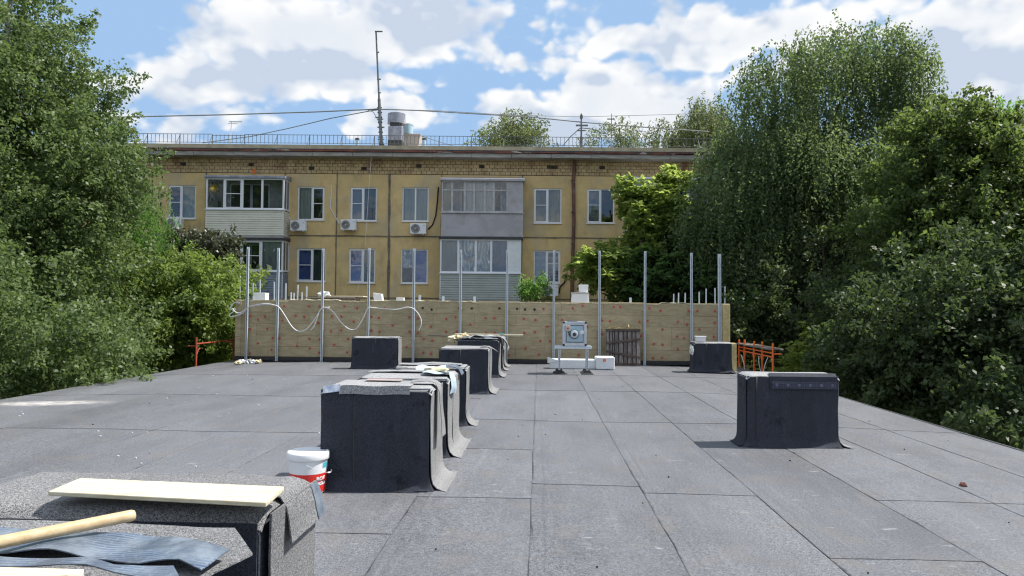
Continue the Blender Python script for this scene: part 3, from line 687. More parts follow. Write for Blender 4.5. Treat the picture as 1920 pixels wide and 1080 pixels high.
# ------------------------------------------------------------------ insulated wall at the far end
WY = 21.3
wx0, wx1 = PY(442, 600, WY).x, PY(1368, 600, WY).x
wall = empty('insulated_wall', (0, WY, 0), label='low wall clad in brown mineral wool slabs with red fixings', cat='wall')
MB().box(wx0 + .06, .10, .0, wx1 - .06, 2.7, 1.70).build('core', MT['concrete'], wall)
MB().box(wx0 - .02, -.06, .012, wx1 + .02, .02, .125).build('upstand', MT['bitumen'], wall, bevel=.01)
rows = [.128, .43, .75, 1.09, 1.42, 1.77]
for r in range(5):
    x = wx0 - rnd.uniform(0, .7)
    while x < wx1 - .02:
        x2 = min(x + 1.2, wx1); a = max(x, wx0)
        if wx1 - x2 < .25: x2 = wx1
        dz = rnd.uniform(-.015, .02) if r == 4 else 0
        off = rnd.uniform(-.010, .008)
        MB().box(a + .001, 0, rows[r] + .0025, x2 - .001, .10 + .02, rows[r + 1] + dz).build('insulation_slab', MT['wool'], wall, bevel=.004, bseg=1, loc=(0, off, 0))
        x = x2
# torn top edge of the slabs, its sunlit cream put into the colour
def fn(u, v):
    x = wx0 + (wx1 - wx0) * u
    return (x, -.014 + .22 * v + jig(x, v, 3, 3, .01), 1.772 + jig(round(x * 1.3), 0, 7, 3, .045) + jig(x, v * .2, 1, 5, .018))
MB().sheet(fn, 170, 3, .018).build('torn_edge', MT['wool_edge'], wall)
# end pieces
for xx, w_ in ((wx0 - .004, .17), (wx1 - .20, .205)):
    for z0, z1 in ((.13, .7), (.70, 1.22), (1.22, 1.765)):
        MB().box(xx, -.035, z0 + .003, xx + w_, .12, z1).build('corner_slab', MT['wool' if xx < 0 else 'wool_y'], wall, bevel=.008, bseg=1)
FX = {(4.8, 340, 500): [(925,355),(1148,355),(1245,355),(1467,353),(1580,373),(620,445),(690,475),(750,448),(910,483),(1027,443),(1105,450),(1355,448),(1440,448),(1550,493),(1230,505),(620,563),(773,560),(1345,583),(1437,573),(820,642),(690,690),(810,748),(885,645),(1040,712),(1152,650),(1155,735),(1245,655),(1240,775),(1375,702),(1500,648),(1492,770),(615,780)],
      (4.8, 620, 540): [(235,180),(485,182),(98,257),(205,302),(368,260),(432,268),(707,262),(785,272),(1040,278),(1122,263),(1393,270),(1475,270),(558,335),(903,347),(1257,328),(368,382),(437,393),(707,392),(785,403),(1038,395),(1133,393),(1400,405),(1477,403),(835,460),(912,473),(683,532),(832,580),(902,590),(1755,545),(1875,598),(1605,605)],
      (3.84, 980, 540): [(150,150),(362,145),(433,128),(657,135),(703,135),(912,143),(992,163),(1198,163),(1258,165),(1383,168),(8,222),(92,230),(285,230),(572,233),(628,238),(840,243),(900,237),(1118,243),(1184,262),(1382,250),(178,278),(465,278),(1007,298),(1272,298),(12,323),(87,318),(572,330),(853,345),(1113,350),(1162,360),(1376,350),(127,382),(197,382),(402,482),(945,402),(1007,408),(1117,440),(22,435),(940,505),(1003,502)]}
BX = {(4.8, 620, 540): [(828,180),(908,193),(1158,183),(1270,183),(1520,183),(1678,187),(1750,192),(1835,192)], (3.84, 980, 540): [(17,155),(87,155)]}
fm = {}
for key, src, nm in (('redpl', FX, 'red_fixing'), ('blackpl', BX, 'black_fixing')):
    m0 = MB().lathe([(.033, -.020), (.034, -.024), (.030, -.027), (.012, -.028), (.011, -.020)], seg=10, axis='y')
    first = None
    for (s, ox, oy), L_ in src.items():
        for (a, c) in L_:
            p = PY(ox + a / s, oy + c / s, WY - .03)
            if first is None: first = m0.build(nm, MT[key], wall); q = first
            else: q = bpy.data.objects.new(nm, first.data); COL.objects.link(q); q.parent = wall
            q.location = (p.x, -.005, p.z)

# ------------------------------------------------------------------ galvanised posts
PX_ = [(465, 463, 673), (522, 465, 678), (606, 466, 680), (692, 465, 680), (777, 466, 682), (864, 468, 682), (951, 469, 683), (1039.5, 469, 684), (1125, 470, 684), (1209.5, 471, 685), (1297.5, 474, 686), (1350, 476, 686)]
PL = ['galvanised post closest to the left end of the insulated wall', 'galvanised post second from the bushes, the looped white conduit tied to it',
      'galvanised post where the deep double loop of conduit ends', 'galvanised post rising behind the lone vent shaft',
      'galvanised post next to the free hanging end of the conduit', 'galvanised post behind the crumpled felt, under the lower metal balcony edge',
      'galvanised post behind the end of the pale batten', 'galvanised post directly behind the fan unit, striped window above',
      'galvanised post between the fan unit and the wooden pallet', 'galvanised post just right of the wooden pallet',
      'galvanised post at the corner of the shaft that carries a white tub', 'galvanised post at the end of the wall near orange scaffold']
PL = ['first galvanised post, closest to the bushes at the conduit tangle', *PL[1:]]
for i, (x, yt, yb) in enumerate(PX_):
    yy = WY - .13
    top = PY(x, yt, yy); base = PY(x, yb, yy)
    w_ = .062 if i != 11 else .085
    m = MB(); h = top.z - .012
    t_ = .004
    m.prism([(-w_ / 2, 0), (w_ / 2, 0), (w_ / 2, h), (-w_ / 2, h)], .028, .032)
    m.prism([(-w_ / 2, 0), (-w_ / 2 + t_, 0), (-w_ / 2 + t_, h), (-w_ / 2, h)], -.02, .028)
    m.prism([(w_ / 2 - t_, 0), (w_ / 2, 0), (w_ / 2, h), (w_ / 2 - t_, h)], -.02, .028)
    m.prism([(-w_ / 2 + t_, 0), (-w_ / 2 + .016, 0), (-w_ / 2 + .016, h), (-w_ / 2 + t_, h)], -.02, -.016)
    m.prism([(w_ / 2 - .016, 0), (w_ / 2 - t_, 0), (w_ / 2 - t_, h), (w_ / 2 - .016, h)], -.02, -.016)
    for zz in (.35, .95, 1.55): m.box(-w_ / 2 - .012, .0322, zz, w_ / 2 + .012, .125, zz + .012)
    m.box(-w_ / 2 - .03, -.05, 0, w_ / 2 + .03, -.0205, .006)
    o = m.build('metal_post', MT['galv'], None, loc=(top.x, yy, .012)); tag(o, PL[i], 'post', 'galvanised posts along the insulated wall')
    o.rotation_euler = (R(rnd.uniform(-.25, .25)), R((x - 900) * -.0004 + rnd.uniform(-.2, .2)), 0)

# ------------------------------------------------------------------ white conduit hung on the posts
cy_ = WY - .19
def smooth_path(P, Y, n=6, wob=0.0):
    P = [PY(a, c, Y + (wob * math.sin(a * .13))) for a, c in P]; out = []
    for i in range(len(P) - 1):
        p0 = P[max(i - 1, 0)]; p1 = P[i]; p2 = P[i + 1]; p3 = P[min(i + 2, len(P) - 1)]
        for k in range(n):
            t = k / n; out.append(0.5 * ((2 * p1) + (p2 - p0) * t + (2 * p0 - 5 * p1 + 4 * p2 - p3) * t * t + (3 * p1 - p0 - 3 * p2 + p3) * t ** 3))
    out.append(P[-1]); return out
cond = [([(450, 568), (441, 567), (434, 573), (433, 580), (441, 579), (437, 585), (430, 590), (433, 594), (443, 592), (455, 587), (465, 577), (480, 573), (500, 571), (521, 575), (533, 590), (547, 612), (560, 621), (575, 617), (592, 596), (602, 580), (618, 576)], 'white conduit from the tangled end over the first posts in a deep loop'),
        ([(436, 578), (440, 584), (449, 587), (462, 579), (470, 574), (490, 570), (505, 570), (521, 574)], 'short doubled white conduit strand by the wall end'),
        ([(582, 619), (588, 613), (594, 598), (599, 583), (606, 577), (613, 577), (625, 585), (640, 605), (655, 617), (668, 616), (680, 598), (690, 578), (700, 577), (720, 579), (745, 580), (765, 576), (778, 581), (788, 595), (790, 608), (785, 620)], 'white conduit looping past the lone shaft to its free hanging end')]
for k, (P, lb) in enumerate(cond):
    o = MB().tube(smooth_path(P, cy_ - .03 * k, 6, .02), 0.0135 if k else .016, 8).build('white_conduit', MT['conduit'], None, smooth=True); tag(o, lb, 'conduit')

# ------------------------------------------------------------------ things on top of the wall
TZ = 1.78
def stand(px0, px1, pyt, Y, z0=TZ): a = PY(px0, pyt, Y); c = PY(px1, pyt, Y); return a.x, c.x, a.z
rods = [(450, 517, 23.5), (474, 530, 23.6), (488, 524, 23.2), (515, 528, 23.4), (536, 531, 23.2), (546, 548, 22.6), (551, 549, 22.9), (558, 534, 23.1), (566, 548, 22.7), (575, 537, 23.2),
        (787, 553, 22.9), (831, 555, 22.6), (890, 556, 22.6), (1182, 558, 22.8), (1263, 551, 23.3), (1272, 549, 23.0), (1284.5, 549, 23.2), (1311, 547, 23.0), (1324, 541, 23.3), (1341, 540, 23.0), (1359, 537, 23.3)]
RL = ['first short metal strip behind the wall, hard by the bushes', 'second short metal strip behind the wall, just right of the first tall post', 'third short metal strip, behind the small cream block', 'short metal strip just left of the second tall post', 'short metal strip just right of the second tall post', 'lowest stub left of the pair under the blue-grey balcony corner', 'stub next to the lowest one by the blue-grey balcony corner', 'taller strip in the middle of the group by the ochre wall', 'small stub between the two taller strips by the ochre wall', 'last taller strip before the stacked boards', 'stubby pale upright beside the fifth tall post', 'left stub standing before the ribbed grey-green balcony', 'right stub standing before the ribbed grey-green balcony', 'lone tiny stub left of the post right of the pallet', 'first thin upright of the row left of the eleventh tall post', 'second thin upright of the row left of the eleventh tall post', 'third thin upright, nearest the eleventh tall post on its left', 'first thin upright right of the eleventh tall post', 'second thin upright right of the eleventh tall post', 'tall thin upright just left of the last wide post', 'outermost thin upright, right of the last wide post']
for i, (x, y, Y) in enumerate(rods):
    p = PY(x, y, Y); w_ = .035 if x < 700 or x > 1200 else .07
    m = MB().box(-w_ / 2, -.018, 0, w_ / 2, .018, max(p.z - TZ, .06) + .06)
    lb = RL[i] if True else 'short upright metal strip behind the wall top, near the bushes' if x < 530 else 'short upright metal strip behind the wall, in front of the grey-blue balcony end' if x < 700 else 'stubby pale upright on the wall top under the ribbed balcony' if x < 1100 else 'thin upright metal strip behind the wall, towards the scaffold'
    o = m.build('metal_strip', MT['galv'], None, loc=(p.x, Y, TZ - .06)); tag(o, lb, 'metal strip', 'short uprights behind the wall ' + ('west' if x < 530 else 'by the balcony' if x < 700 else 'middle' if x < 1100 else 'by the scaffold'))
    o.rotation_euler = (0, R(rnd.uniform(-1.2, 1.2)), 0)
a, c, z = stand(477, 500, 549, 22.0)
o = MB().box(a, 21.9, TZ - .04, c, 22.2, z).build('white_block', MT['foam'], None, bevel=.01); tag(o, 'small cream block on the wall top beside the first posts', 'block')
# boards and crumpled plastic on the wall
bt = PY(570, 558, 21.9)
for k, (x0, x1, y, dy) in enumerate([(572, 668, 557, 0), (600, 684, 554.5, .05)]):
    a = PY(x0, y, 21.8 + dy); c = PY(x1, y + .6, 21.8 + dy)
    o = MB().box(a.x, 21.6 + dy, a.z - .03, c.x, 22.4 + dy, a.z).build('board', MT['oldwood' if k == 0 else 'wood'], None, bevel=.004)
    tag(o, ['dark weathered board lying flat on the wall top', 'pale thin board lying on top of the dark one, on the wall'][k], 'board')
o = MB().box(PY(585, 560, 21.8).x, 21.7, TZ - .02, PY(668, 560, 21.8).x, 22.3, PY(600, 558.5, 21.8).z).build('timber_block', MT['oldwood'], None); tag(o, 'dark timber support under the boards on the wall', 'timber')
def lump(c, rx, ry, rz, seed, name, mt, label, cat, seg=10, amp=.35, parent=None):
    m = MB(); n = seg
    for i in range(n + 1):
        th = math.pi * i / n
        for k in range(n * 2):
            q = math.pi * k / n; d = Vector((math.sin(th) * math.cos(q), math.sin(th) * math.sin(q), math.cos(th)))
            s = 1 + amp * mn.noise(d * 2.2 + Vector((seed, seed * 2, 0))) + amp * .5 * mn.noise(d * 5 + Vector((seed, 0, 3)))
            m.v.append((d.x * rx * s, d.y * ry * s, d.z * rz * s))
    K = n * 2; m.f = [(i * K + k, (i + 1) * K + k, (i + 1) * K + (k + 1) % K, i * K + (k + 1) % K) for i in range(n) for k in range(K)]; m.m = [0] * len(m.f)
    o = m.build(name, mt, parent, loc=c)
    if label: tag(o, label, cat)
    return o
p = PY(607, 552, 21.75); lump(p, .17, .12, .08, 4, 'plastic_bag', MT['foam'], 'crumpled translucent plastic heaped on the boards over the wall', 'plastic bag', 12, .6)
x0, x1, z = stand(700, 718, 549, 22.0)
o = MB().add([(x0 + .03, 21.95, TZ - .02), (x1, 21.95, TZ - .02), (x1 - .04, 21.95, z - .03), (x0, 21.95, z), (x0 + .03, 22.2, TZ - .02), (x1, 22.2, TZ - .02), (x1 - .04, 22.2, z - .03), (x0, 22.2, z)],
             [(0, 1, 2, 3), (7, 6, 5, 4), (0, 4, 5, 1), (1, 5, 6, 2), (2, 6, 7, 3), (3, 7, 4, 0)]).build('crushed_carton', MT['white'], None, bevel=.008); tag(o, 'crushed white carton leaning on the wall top', 'carton')
x0, x1, z = stand(744, 758, 558, 21.9)
o = MB().box(x0, 21.8, TZ - .02, x1, 22.0, z).build('small_box', MT['white'], None, bevel=.008); tag(o, 'tiny flat white box on the wall, beyond the crushed carton', 'box')
# stacked white tubs
x0, x1, z = stand(1071, 1105, 548, 22.0); tb = empty('plastic_crate', ((x0 + x1) / 2, 22.15, TZ), label='pale plastic crate on the wall under a white tub', cat='crate')
w_ = (x1 - x0) / 2; h_ = z - TZ
MB().add([(-w_, -.18, -.03), (w_, -.18, -.03), (w_, .18, -.03), (-w_, .18, -.03), (-w_ * .9, -.16, h_ - .03), (w_ * .9, -.16, h_ - .03), (w_ * .9, .16, h_ - .03), (-w_ * .9, .16, h_ - .03)],
         [(0, 3, 2, 1), (4, 5, 6, 7), (0, 1, 5, 4), (1, 2, 6, 5), (2, 3, 7, 6), (3, 0, 4, 7)]).build('crate_body', MT['conduit'], tb, bevel=.01)
MB().frame(-w_ * .95, w_ * .95, h_ - .06, h_ + .0, .01, -.19, .19).build('rim', MT['white'], tb)
for k in range(3): MB().box(-w_ * .9, -.188 + k * .004, .02 + k * .07, w_ * .9, -.17 + k * .004, .035 + k * .07).build('rib', MT['white'], tb)
x0, x1, z2 = stand(1085, 1103, 534, 22.1)
o = MB().add([(x0 + .02, 22.02, z), (x1 - .02, 22.02, z), (x1 - .02, 22.28, z), (x0 + .02, 22.28, z), (x0, 22.0, z2), (x1, 22.0, z2), (x1, 22.3, z2), (x0, 22.3, z2)],
             [(0, 3, 2, 1), (4, 5, 6, 7), (0, 1, 5, 4), (1, 2, 6, 5), (2, 3, 7, 6), (3, 0, 4, 7)]).build('plastic_tub', MT['white'], None, bevel=.012); tag(o, 'white tub standing on the pale crate on the wall', 'tub')

# ------------------------------------------------------------------ fan unit on its stand
FY = 18.25
def L(px, py, Y=FY): return PY(px, py, Y)
o0 = L(1076.5, 699); fan = empty('fan_unit', (o0.x, FY, 0.012), label='box fan in an aluminium frame with a red isolator switch', cat='fan')
stn = empty('fan_stand', (o0.x, FY, 0.012), label='two-legged perforated steel stand with black rubber feet under the fan', cat='stand')
def lx(px): return L(px, 650).x - o0.x
def lz(py): return L(1076, py).z - .012
x0, x1, z0, z1 = lx(1054.5), lx(1098.5), lz(647.5), lz(602.8)
D2 = .26
t_ = .045
for (a, c, e, f) in ((x0, x1, z0, z0 + t_), (x0, x1, z1 - t_, z1)):
    for y in (-D2, D2 - t_): MB().box(a + t_, y, e, c - t_, y + t_, f).build('frame_bar', MT['alu'], fan, bevel=.006)
for a in (x0, x1 - t_):
    for y in (-D2, D2 - t_): MB().box(a, y, z0 + t_, a + t_, y + t_, z1 - t_).build('frame_bar', MT['alu'], fan, bevel=.006)
    for e in (z0, z1 - t_):
        MB().box(a, -D2 + t_, e, a + t_, D2 - t_, e + t_).build('frame_bar', MT['alu'], fan, bevel=.006)
        for y in (-D2, D2 - t_): MB().box(a - .003, y - .003, e - .003, a + t_ + .003, y + t_ + .003, e + t_ + .003).build('corner_cap', MT['rubber'], fan, bevel=.008)
MB().box(x0 + t_, -D2 + .02, z0 + t_, x1 - t_, -D2 + .03, z1 - t_).build('front_panel', MT['alu'], fan)
MB().box(x0 + t_, D2 - .03, z0 + t_, x1 - t_, D2 - .02, z1 - t_).build('rear_panel', MT['alu'], fan)
MB().box(x0 + .01, -D2 + t_, z0 + t_, x0 + .02, D2 - t_, z1 - t_).build('side_panel', MT['alu'], fan)
MB().box(x1 - .02, -D2 + t_, z0 + t_, x1 - .01, D2 - t_, z1 - t_).build('side_panel', MT['alu'], fan)
MB().box(x0 + t_, -D2 + t_, z1 - .02, x1 - t_, D2 - t_, z1 - .01).build('top_panel', MT['alu'], fan)
MB().frame(x0 + .075, x1 - .075, z0 + .08, z1 - .08, .016, -D2 + .008, -D2 + .02).build('gasket', MT['rubber'], fan)
MB().box(x0 + .11, -D2 + .002, z0 + .11, x1 - .11, -D2 + .018, z1 - .11).build('motor_plate', MT['bluemetal'], fan, bevel=.004)
mc = (lx(1075.5), -D2, lz(626))
MB().lathe([(.105, -.002), (.108, -.02), (.098, -.04), (.094, -.10), (.085, -.125), (.05, -.135), (.02, -.136)], c=mc, seg=28, axis='y').build('motor', MT['alu'], fan, smooth=40)
MB().lathe([(.112, -.01), (.112, -.03)], c=mc, seg=28, axis='y').build('motor_ring', MT['darkmetal'], fan, smooth=40)
MB().lathe([(.045, -.137), (.04, -.148)], c=mc, seg=20, axis='y').build('motor_cap', MT['darkmetal'], fan, smooth=40)
MB().tube([(mc[0] - .05, -D2 - .06, mc[2]), (mc[0] - .11, -D2 - .07, mc[2] - .02), (mc[0] - .13, -D2 - .02, mc[2] + .05)], .02, 8).build('cable', MT['rubber'], fan, smooth=True)
MB().box(lx(1059.5), -D2 - .05, lz(620), lx(1068), -D2 + .01, lz(609.5)).build('switch_box', MT['c_cream'], fan, bevel=.006)
MB().lathe([(.024, -.05), (.022, -.075)], c=(lx(1063.7), -D2, lz(615)), seg=16, axis='y').build('switch_knob', MT['red'], fan, smooth=40)
MB().box(lx(1087), -D2 - .002, lz(625), lx(1093), -D2 + .018, lz(619)).build('label_plate', MT['white'], fan)
for k in range(3): lump((x0 + .15 + k * .08, -.1, z1 + .01), .06, .05, .02, k, 'cable_coil', MT['darkmetal'], None, None, 6, .5, fan)
bx0, bx1 = lx(1040), lx(1108.5); bz = z0 - .006
for y in (-D2 + .02, D2 - .06):
    MB().box(bx0, y, bz - .07, bx1, y + .04, bz).build('rail', MT['galv'], stn, bevel=.004)
for px_, yoff in ((1048.7, 0), (1100.3, -.05)):
    for y in (-D2 + .0, D2 - .08):
        cx = lx(px_); m = MB(); zt = bz - .07; m.box(cx - .022, y, .09, cx + .022, y + .004, zt); m.box(cx - .022, y + .004, .09, cx - .018, y + .04, zt); m.box(cx + .018, y + .004, .09, cx + .022, y + .04, zt)
        m.build('leg', MT['galv'], stn)
        hm = MB(); z = .13
        while z < zt - .03: hm.box(cx - .008, y - .0015, z, cx + .008, y + .001, z + .03); z += .055
        hm.build('slot_row', MT['rubber'], stn, kind='stuff')
        m = MB().add([(cx - .15, y - .11, 0), (cx + .15, y - .11, 0), (cx + .15, y + .15, 0), (cx - .15, y + .15, 0), (cx - .13, y - .09, .025), (cx + .13, y - .09, .025), (cx + .13, y + .13, .025), (cx - .13, y + .13, .025),
                      (cx - .09, y - .06, .03), (cx + .09, y - .06, .03), (cx + .09, y + .10, .03), (cx - .09, y + .10, .03), (cx - .07, y - .04, .10), (cx + .07, y - .04, .10), (cx + .07, y + .08, .10), (cx - .07, y + .08, .10)],
                     [(3, 2, 1, 0), (12, 13, 14, 15)] + [(l + k, l + (k + 1) % 4, l + 4 + (k + 1) % 4, l + 4 + k) for l in (0, 4, 8) for k in range(4)])
        m.build('rubber_foot', MT['rubber'], stn, bevel=.008)

# ------------------------------------------------------------------ foam packaging on the roof
FO = 19.55
def X(px, Y): return PY(px, 690, Y).x
fz = PY(1090, 674.5, FO).z
m = MB(); xa, xb = X(1030, FO), X(1117, FO)
m.box(xa, FO, .014, xb, FO + .42, fz)
o = m.build('foam_slab', MT['foam'], None, bevel=.02, bseg=3); tag(o, 'long white foam slab lying on the roof behind the fan stand', 'foam slab')
m = MB().sheet(lambda u, v: (xa - .05 + .36 * u, FO - .01 - .01 * u, fz + .06 - .10 * u * (1 - v) - .16 * v * (1 - u * .6)), 8, 4, .03); o2 = m.build('folded_corner', MT['foam'], o); o2.matrix_parent_inverse = Matrix()
xa, xb = X(1117, FO - .1), X(1152.5, FO - .1); fz2 = PY(1130, 669.5, FO - .1).z
o = MB().box(xa + .004, FO - .12, .014, xb, FO + .40, fz2).build('foam_block', MT['foam'], None, bevel=.025, bseg=3); tag(o, 'taller white foam block with an orange sticker, beside the pallet', 'foam block')
MB().box(X(1130.5, FO - .13), FO - .124, PY(1130, 678, FO - .12).z, X(1136, FO - .13), FO - .1205, PY(1130, 673, FO - .12).z).build('sticker', MT['orange'], o)

# ------------------------------------------------------------------ wooden pallet leaning on the wall
pb = empty('wooden_pallet', (X(1169, 20.85), 20.85, .014), label='weathered grey board panel with slanted battens leaning on the wall', cat='pallet')
pb.rotation_euler = (R(-7.5), 0, 0)
MT['darkwood'] = mat('dark_boards', (0.10, 0.075, 0.065), (0.05, 0.04, 0.035), rough=0.9, scale=6, bump=.4)
def pl(px): return X(px, 20.9) - pb.location.x
H = PY(1169, 618, 20.95).z
for a, c in ((1136.5, 1142.7), (1144, 1148), (1149, 1151.5), (1152.8, 1159.4), (1160.8, 1168.2), (1169.4, 1175.7), (1177, 1184.4), (1185.8, 1192.1), (1193.4, 1200.3)):
    MB().box(pl(a) + .006, 0 + rnd.uniform(-.004, .004), .0, pl(c) - .006, .022, H - rnd.uniform(.02, .05)).build('board', MT['oldwood'], pb, bevel=.003, bseg=1)
MB().box(pl(1136), -.035, H - .06, pl(1200.8), .03, H + .01).build('rail', MT['darkwood'], pb, bevel=.004, label='dark top rail')
MB().box(pl(1136.5), .024, .0, pl(1200.5), .034, H - .06).build('gap_shade', MT['bitumen'], pb)  # added black sheet standing in for the shade between the boards
MB().box(pl(1152), -.03, .005, pl(1200.8), -.005, .07).build('rail', MT['darkwood'], pb, bevel=.004)
def pz(py): return PY(1169, py, 20.95).z
MB().bar((pl(1136.5), -.045, pz(644.5)), (pl(1200.5), -.045, pz(636)), .045, .055, up=(0, 0, 1)).build('batten', MT['darkwood'], pb, bevel=.003)
MB().bar((pl(1136.5), -.045, pz(659)), (pl(1200.5), -.045, pz(671)), .045, .055, up=(0, 0, 1)).build('batten', MT['darkwood'], pb, bevel=.003)
pt = PY(1160, 616, 21.15)
m = MB(); r2 = random.Random(5)
for k in range(90):
    x = r2.gauss(0, .24); z = abs(r2.gauss(0, .05)); y = r2.uniform(-.07, .05); d = Vector((r2.uniform(-1, 1), r2.uniform(-.3, .3), r2.uniform(-.3, .6))).normalized() * r2.uniform(.04, .11)
    m.bar((x, y, z), (x + d.x, y + d.y, z + d.z), r2.uniform(.008, .03), .008)
o = m.build('wool_scraps', MT['wool_y'], None, loc=(pt.x, 21.05, H - .015), kind='stuff'); tag(o, 'tuft of torn mineral wool lying on the pallet top', 'wool scraps')

# ------------------------------------------------------------------ small clutter
tz = .775
a, c = PY(1304, 640, 19.2), PY(1325, 640, 19.2); zt = PY(1314, 630.5, 19.2).z
t = empty('white_tub', ((a.x + c.x) / 2, 19.3, tz), label='small white tub on the shaft beside the orange scaffold', cat='tub'); w_ = (c.x - a.x) / 2
MB().add([(-w_ * .8, -.09, 0), (w_ * .8, -.09, 0), (w_ * .8, .09, 0), (-w_ * .8, .09, 0), (-w_ * .9, -.1, zt - tz - .015), (w_ * .9, -.1, zt - tz - .015), (w_ * .9, .1, zt - tz - .015), (-w_ * .9, .1, zt - tz - .015)],
         [(0, 3, 2, 1), (4, 5, 6, 7), (0, 1, 5, 4), (1, 2, 6, 5), (2, 3, 7, 6), (3, 0, 4, 7)]).build('tub_body', MT['conduit'], t, bevel=.008)
MB().box(-w_, -.11, zt - tz - .014, w_, .11, zt - tz).build('rim', MT['white'], t, bevel=.004)
o = MB().box(4.98, 19.35, .02, 5.12, 19.62, .74).build('insulation_offcut', MT['wool_y'], None, bevel=.01); tag(o, 'upright yellow wool offcut between the tub shaft and orange scaffold', 'insulation')
p = PY(1298, 656, 19.05); lump((p.x - .03, 19.0, p.z), .05, .05, .11, 3, 'grey_rag', MT['c_lace'], 'grey rag knotted at the side of the shaft with the tub', 'rag', 8, .7)
# rubble at the foot of the wall
for k, (px_, py_, s, key, lb) in enumerate([(446, 681, .10, 'wool_edge', 'cream wool scrap by the wall foot, closest to the orange frame'), (457, 679, .12, 'foam', 'white foam scrap in the rubble at the wall foot'),
                                        (467, 678, .09, 'concrete', 'grey lump amid the rubble at the foot of the first post'), (475, 679, .09, 'foam', 'small white crumb right of the grey lump in the rubble'), (484, 679, .11, 'wool_edge', 'yellowish scrap at the outer end of the rubble')]):
    q = G(px_, py_ + 1, .01); lump((q.x, q.y, .035), s, s * .8, .055, k * 3, 'rubble_piece', MT[key], lb, 'rubble', 7, .7)
# lumps of litter on the roof
q = G(1806, 911, .0); lump((q.x, q.y, zroof(q.x) + .03), .03, .03, .026, 2, 'pebble', MT['rust'], 'small reddish brown pebble alone on the felt roof', 'pebble', 8, .4)
m = MB(); r3 = random.Random(11)
for k in range(70):
    x = r3.uniform(RX0 + .3, RX1 - .3); y = r3.uniform(2.5, 20.5); s = r3.uniform(.003, .008); z = zroof(x, y) + .014
    m.box(x - s, y - s * .7, z - .006, x + s, y + s * .7, z + s * .8)
m.build('litter', MT['rubber'], None, kind='stuff')
m = MB()
for k in range(45):
    x = r3.uniform(RX0 + .3, -2); y = r3.uniform(5, 18); s = r3.uniform(.004, .012); z = zroof(x, y) + .014
    m.box(x - s, y - s * .7, z - .006, x + s, y + s * .7, z + .004)
m.build('white_crumbs', MT['foam'], None, kind='stuff')

# sheets and rags on the middle shafts
def drape(path, ydir, w, n1, n2, amp, th, name, mt, label, cat, s=5, parent=None):
    P = [Vector(p) for p in path]
    def fn(u, v):
        t = u * (len(P) - 1); i = min(int(t), len(P) - 2); f = t - i
        p = P[i] * (1 - f) + P[i + 1] * f + Vector(ydir) * (w * (v - .5))
        return p + Vector((jig(p.x, p.y, p.z, s, amp), jig(p.y, p.z, p.x, s, amp), jig(p.z + 5, p.x, p.y, s, amp)))
    o = MB().sheet(fn, n1, n2, th).build(name, mt, parent, smooth=60)
    if label: tag(o, label, cat)
    return o
Y1 = (0, 1, 0)
# shaft by the bucket: strip folded over its front edge, tail down its side, printed corner
o = MB().sheet(lambda u, v: (-1.73 + .62 * u + (.04 * (1 - v) if u < .05 else 0), 6.58 - .19 * min(v / .6, 1), .915 + .004 * math.sin(u * 9) - (max(0, v - .6) / .4) * .075), 24, 10, -.006).build('felt_strip', MT['felt_cap_sunlit'], None, smooth=50)
tag(o, 'pale felt strip folded over the front edge of the shaft by the bucket', 'felt strip')
o = MB().sheet(lambda u, v: (-1.87 + .15 * u, 6.40 - .015 * v, .905 + .02 * u - .06 * v), 6, 4, -.004).build('printed_film', MT['blueprint'], None); tag(o, 'blue and white printed film scrap at the top corner above the bucket', 'film scrap')
drape([(-1.15, 6.72, .925), (-1.0, 6.72, .94), (-.925, 6.72, .925), (-.88, 6.72, .84), (-.865, 6.70, .66), (-.845, 6.68, .45)], Y1, .16, 24, 6, .012, .005, 'felt_strip', MT['felt_sunlit'], 'felt strip hanging down the sunlit side of the shaft by the bucket', 'felt strip', 4)
drape([(-1.62, 6.95, .915), (-1.45, 6.95, .918), (-1.28, 6.95, .917)], Y1, .12, 6, 3, .003, .002, 'pink_mark', mat('pink_chalk', (.42, .31, .29), rough=.9), 'faint pink strip on top of the shaft by the bucket', 'film scrap')
# rag shaft
drape([(-1.28, 8.25, .885), (-1.12, 8.2, .89), (-.97, 8.18, .875), (-.935, 8.16, .80), (-.925, 8.14, .73), (-.93, 8.12, .66)], Y1, .30, 22, 10, .035, .004, 'rag', MT['c_lblue'] if False else mat('pale_blue_cloth', (.45, .56, .64), (.33, .43, .52), rough=.8), 'pale blue rag hanging over the top corner of the second shaft', 'rag', 6)
lump((-1.14, 8.3, .90), .14, .10, .03, 6, 'foam_scrap', MT['wool_edge'], 'yellowish wool scrap on the shaft with the blue rag', 'scrap', 8, .5)
drape([(-1.45, 8.75, .875), (-1.3, 8.75, .91), (-1.18, 8.75, .885), (-1.08, 8.75, .905)], Y1, .25, 20, 10, .05, .004, 'rag', MT['blueprint'], 'crumpled blue and white cloth on top of the second shaft', 'rag', 7)
for yy, zz, a, c, lb in ((8.5, .862, -1.95, -1.2, 'flat felt strip on the rear of the shaft with rags'), (10.15, .825, -1.9, -1.05, 'flat felt strip on the third shaft beyond the bucket')):
    drape([(a, yy, zz), ((a + c) / 2, yy, zz + .015), (c, yy, zz)], Y1, .22, 14, 4, .01, .006, 'felt_strip', MT['felt_cap_sunlit'], lb, 'felt strip')
drape([(-1.2, 8.95, .88), (-1.02, 8.92, .90), (-.94, 8.9, .87), (-.90, 8.88, .80)], Y1, .22, 14, 5, .02, .005, 'felt_strip', MT['film'], 'curled film-backed strip at the rear corner of the ragged shaft', 'film strip')
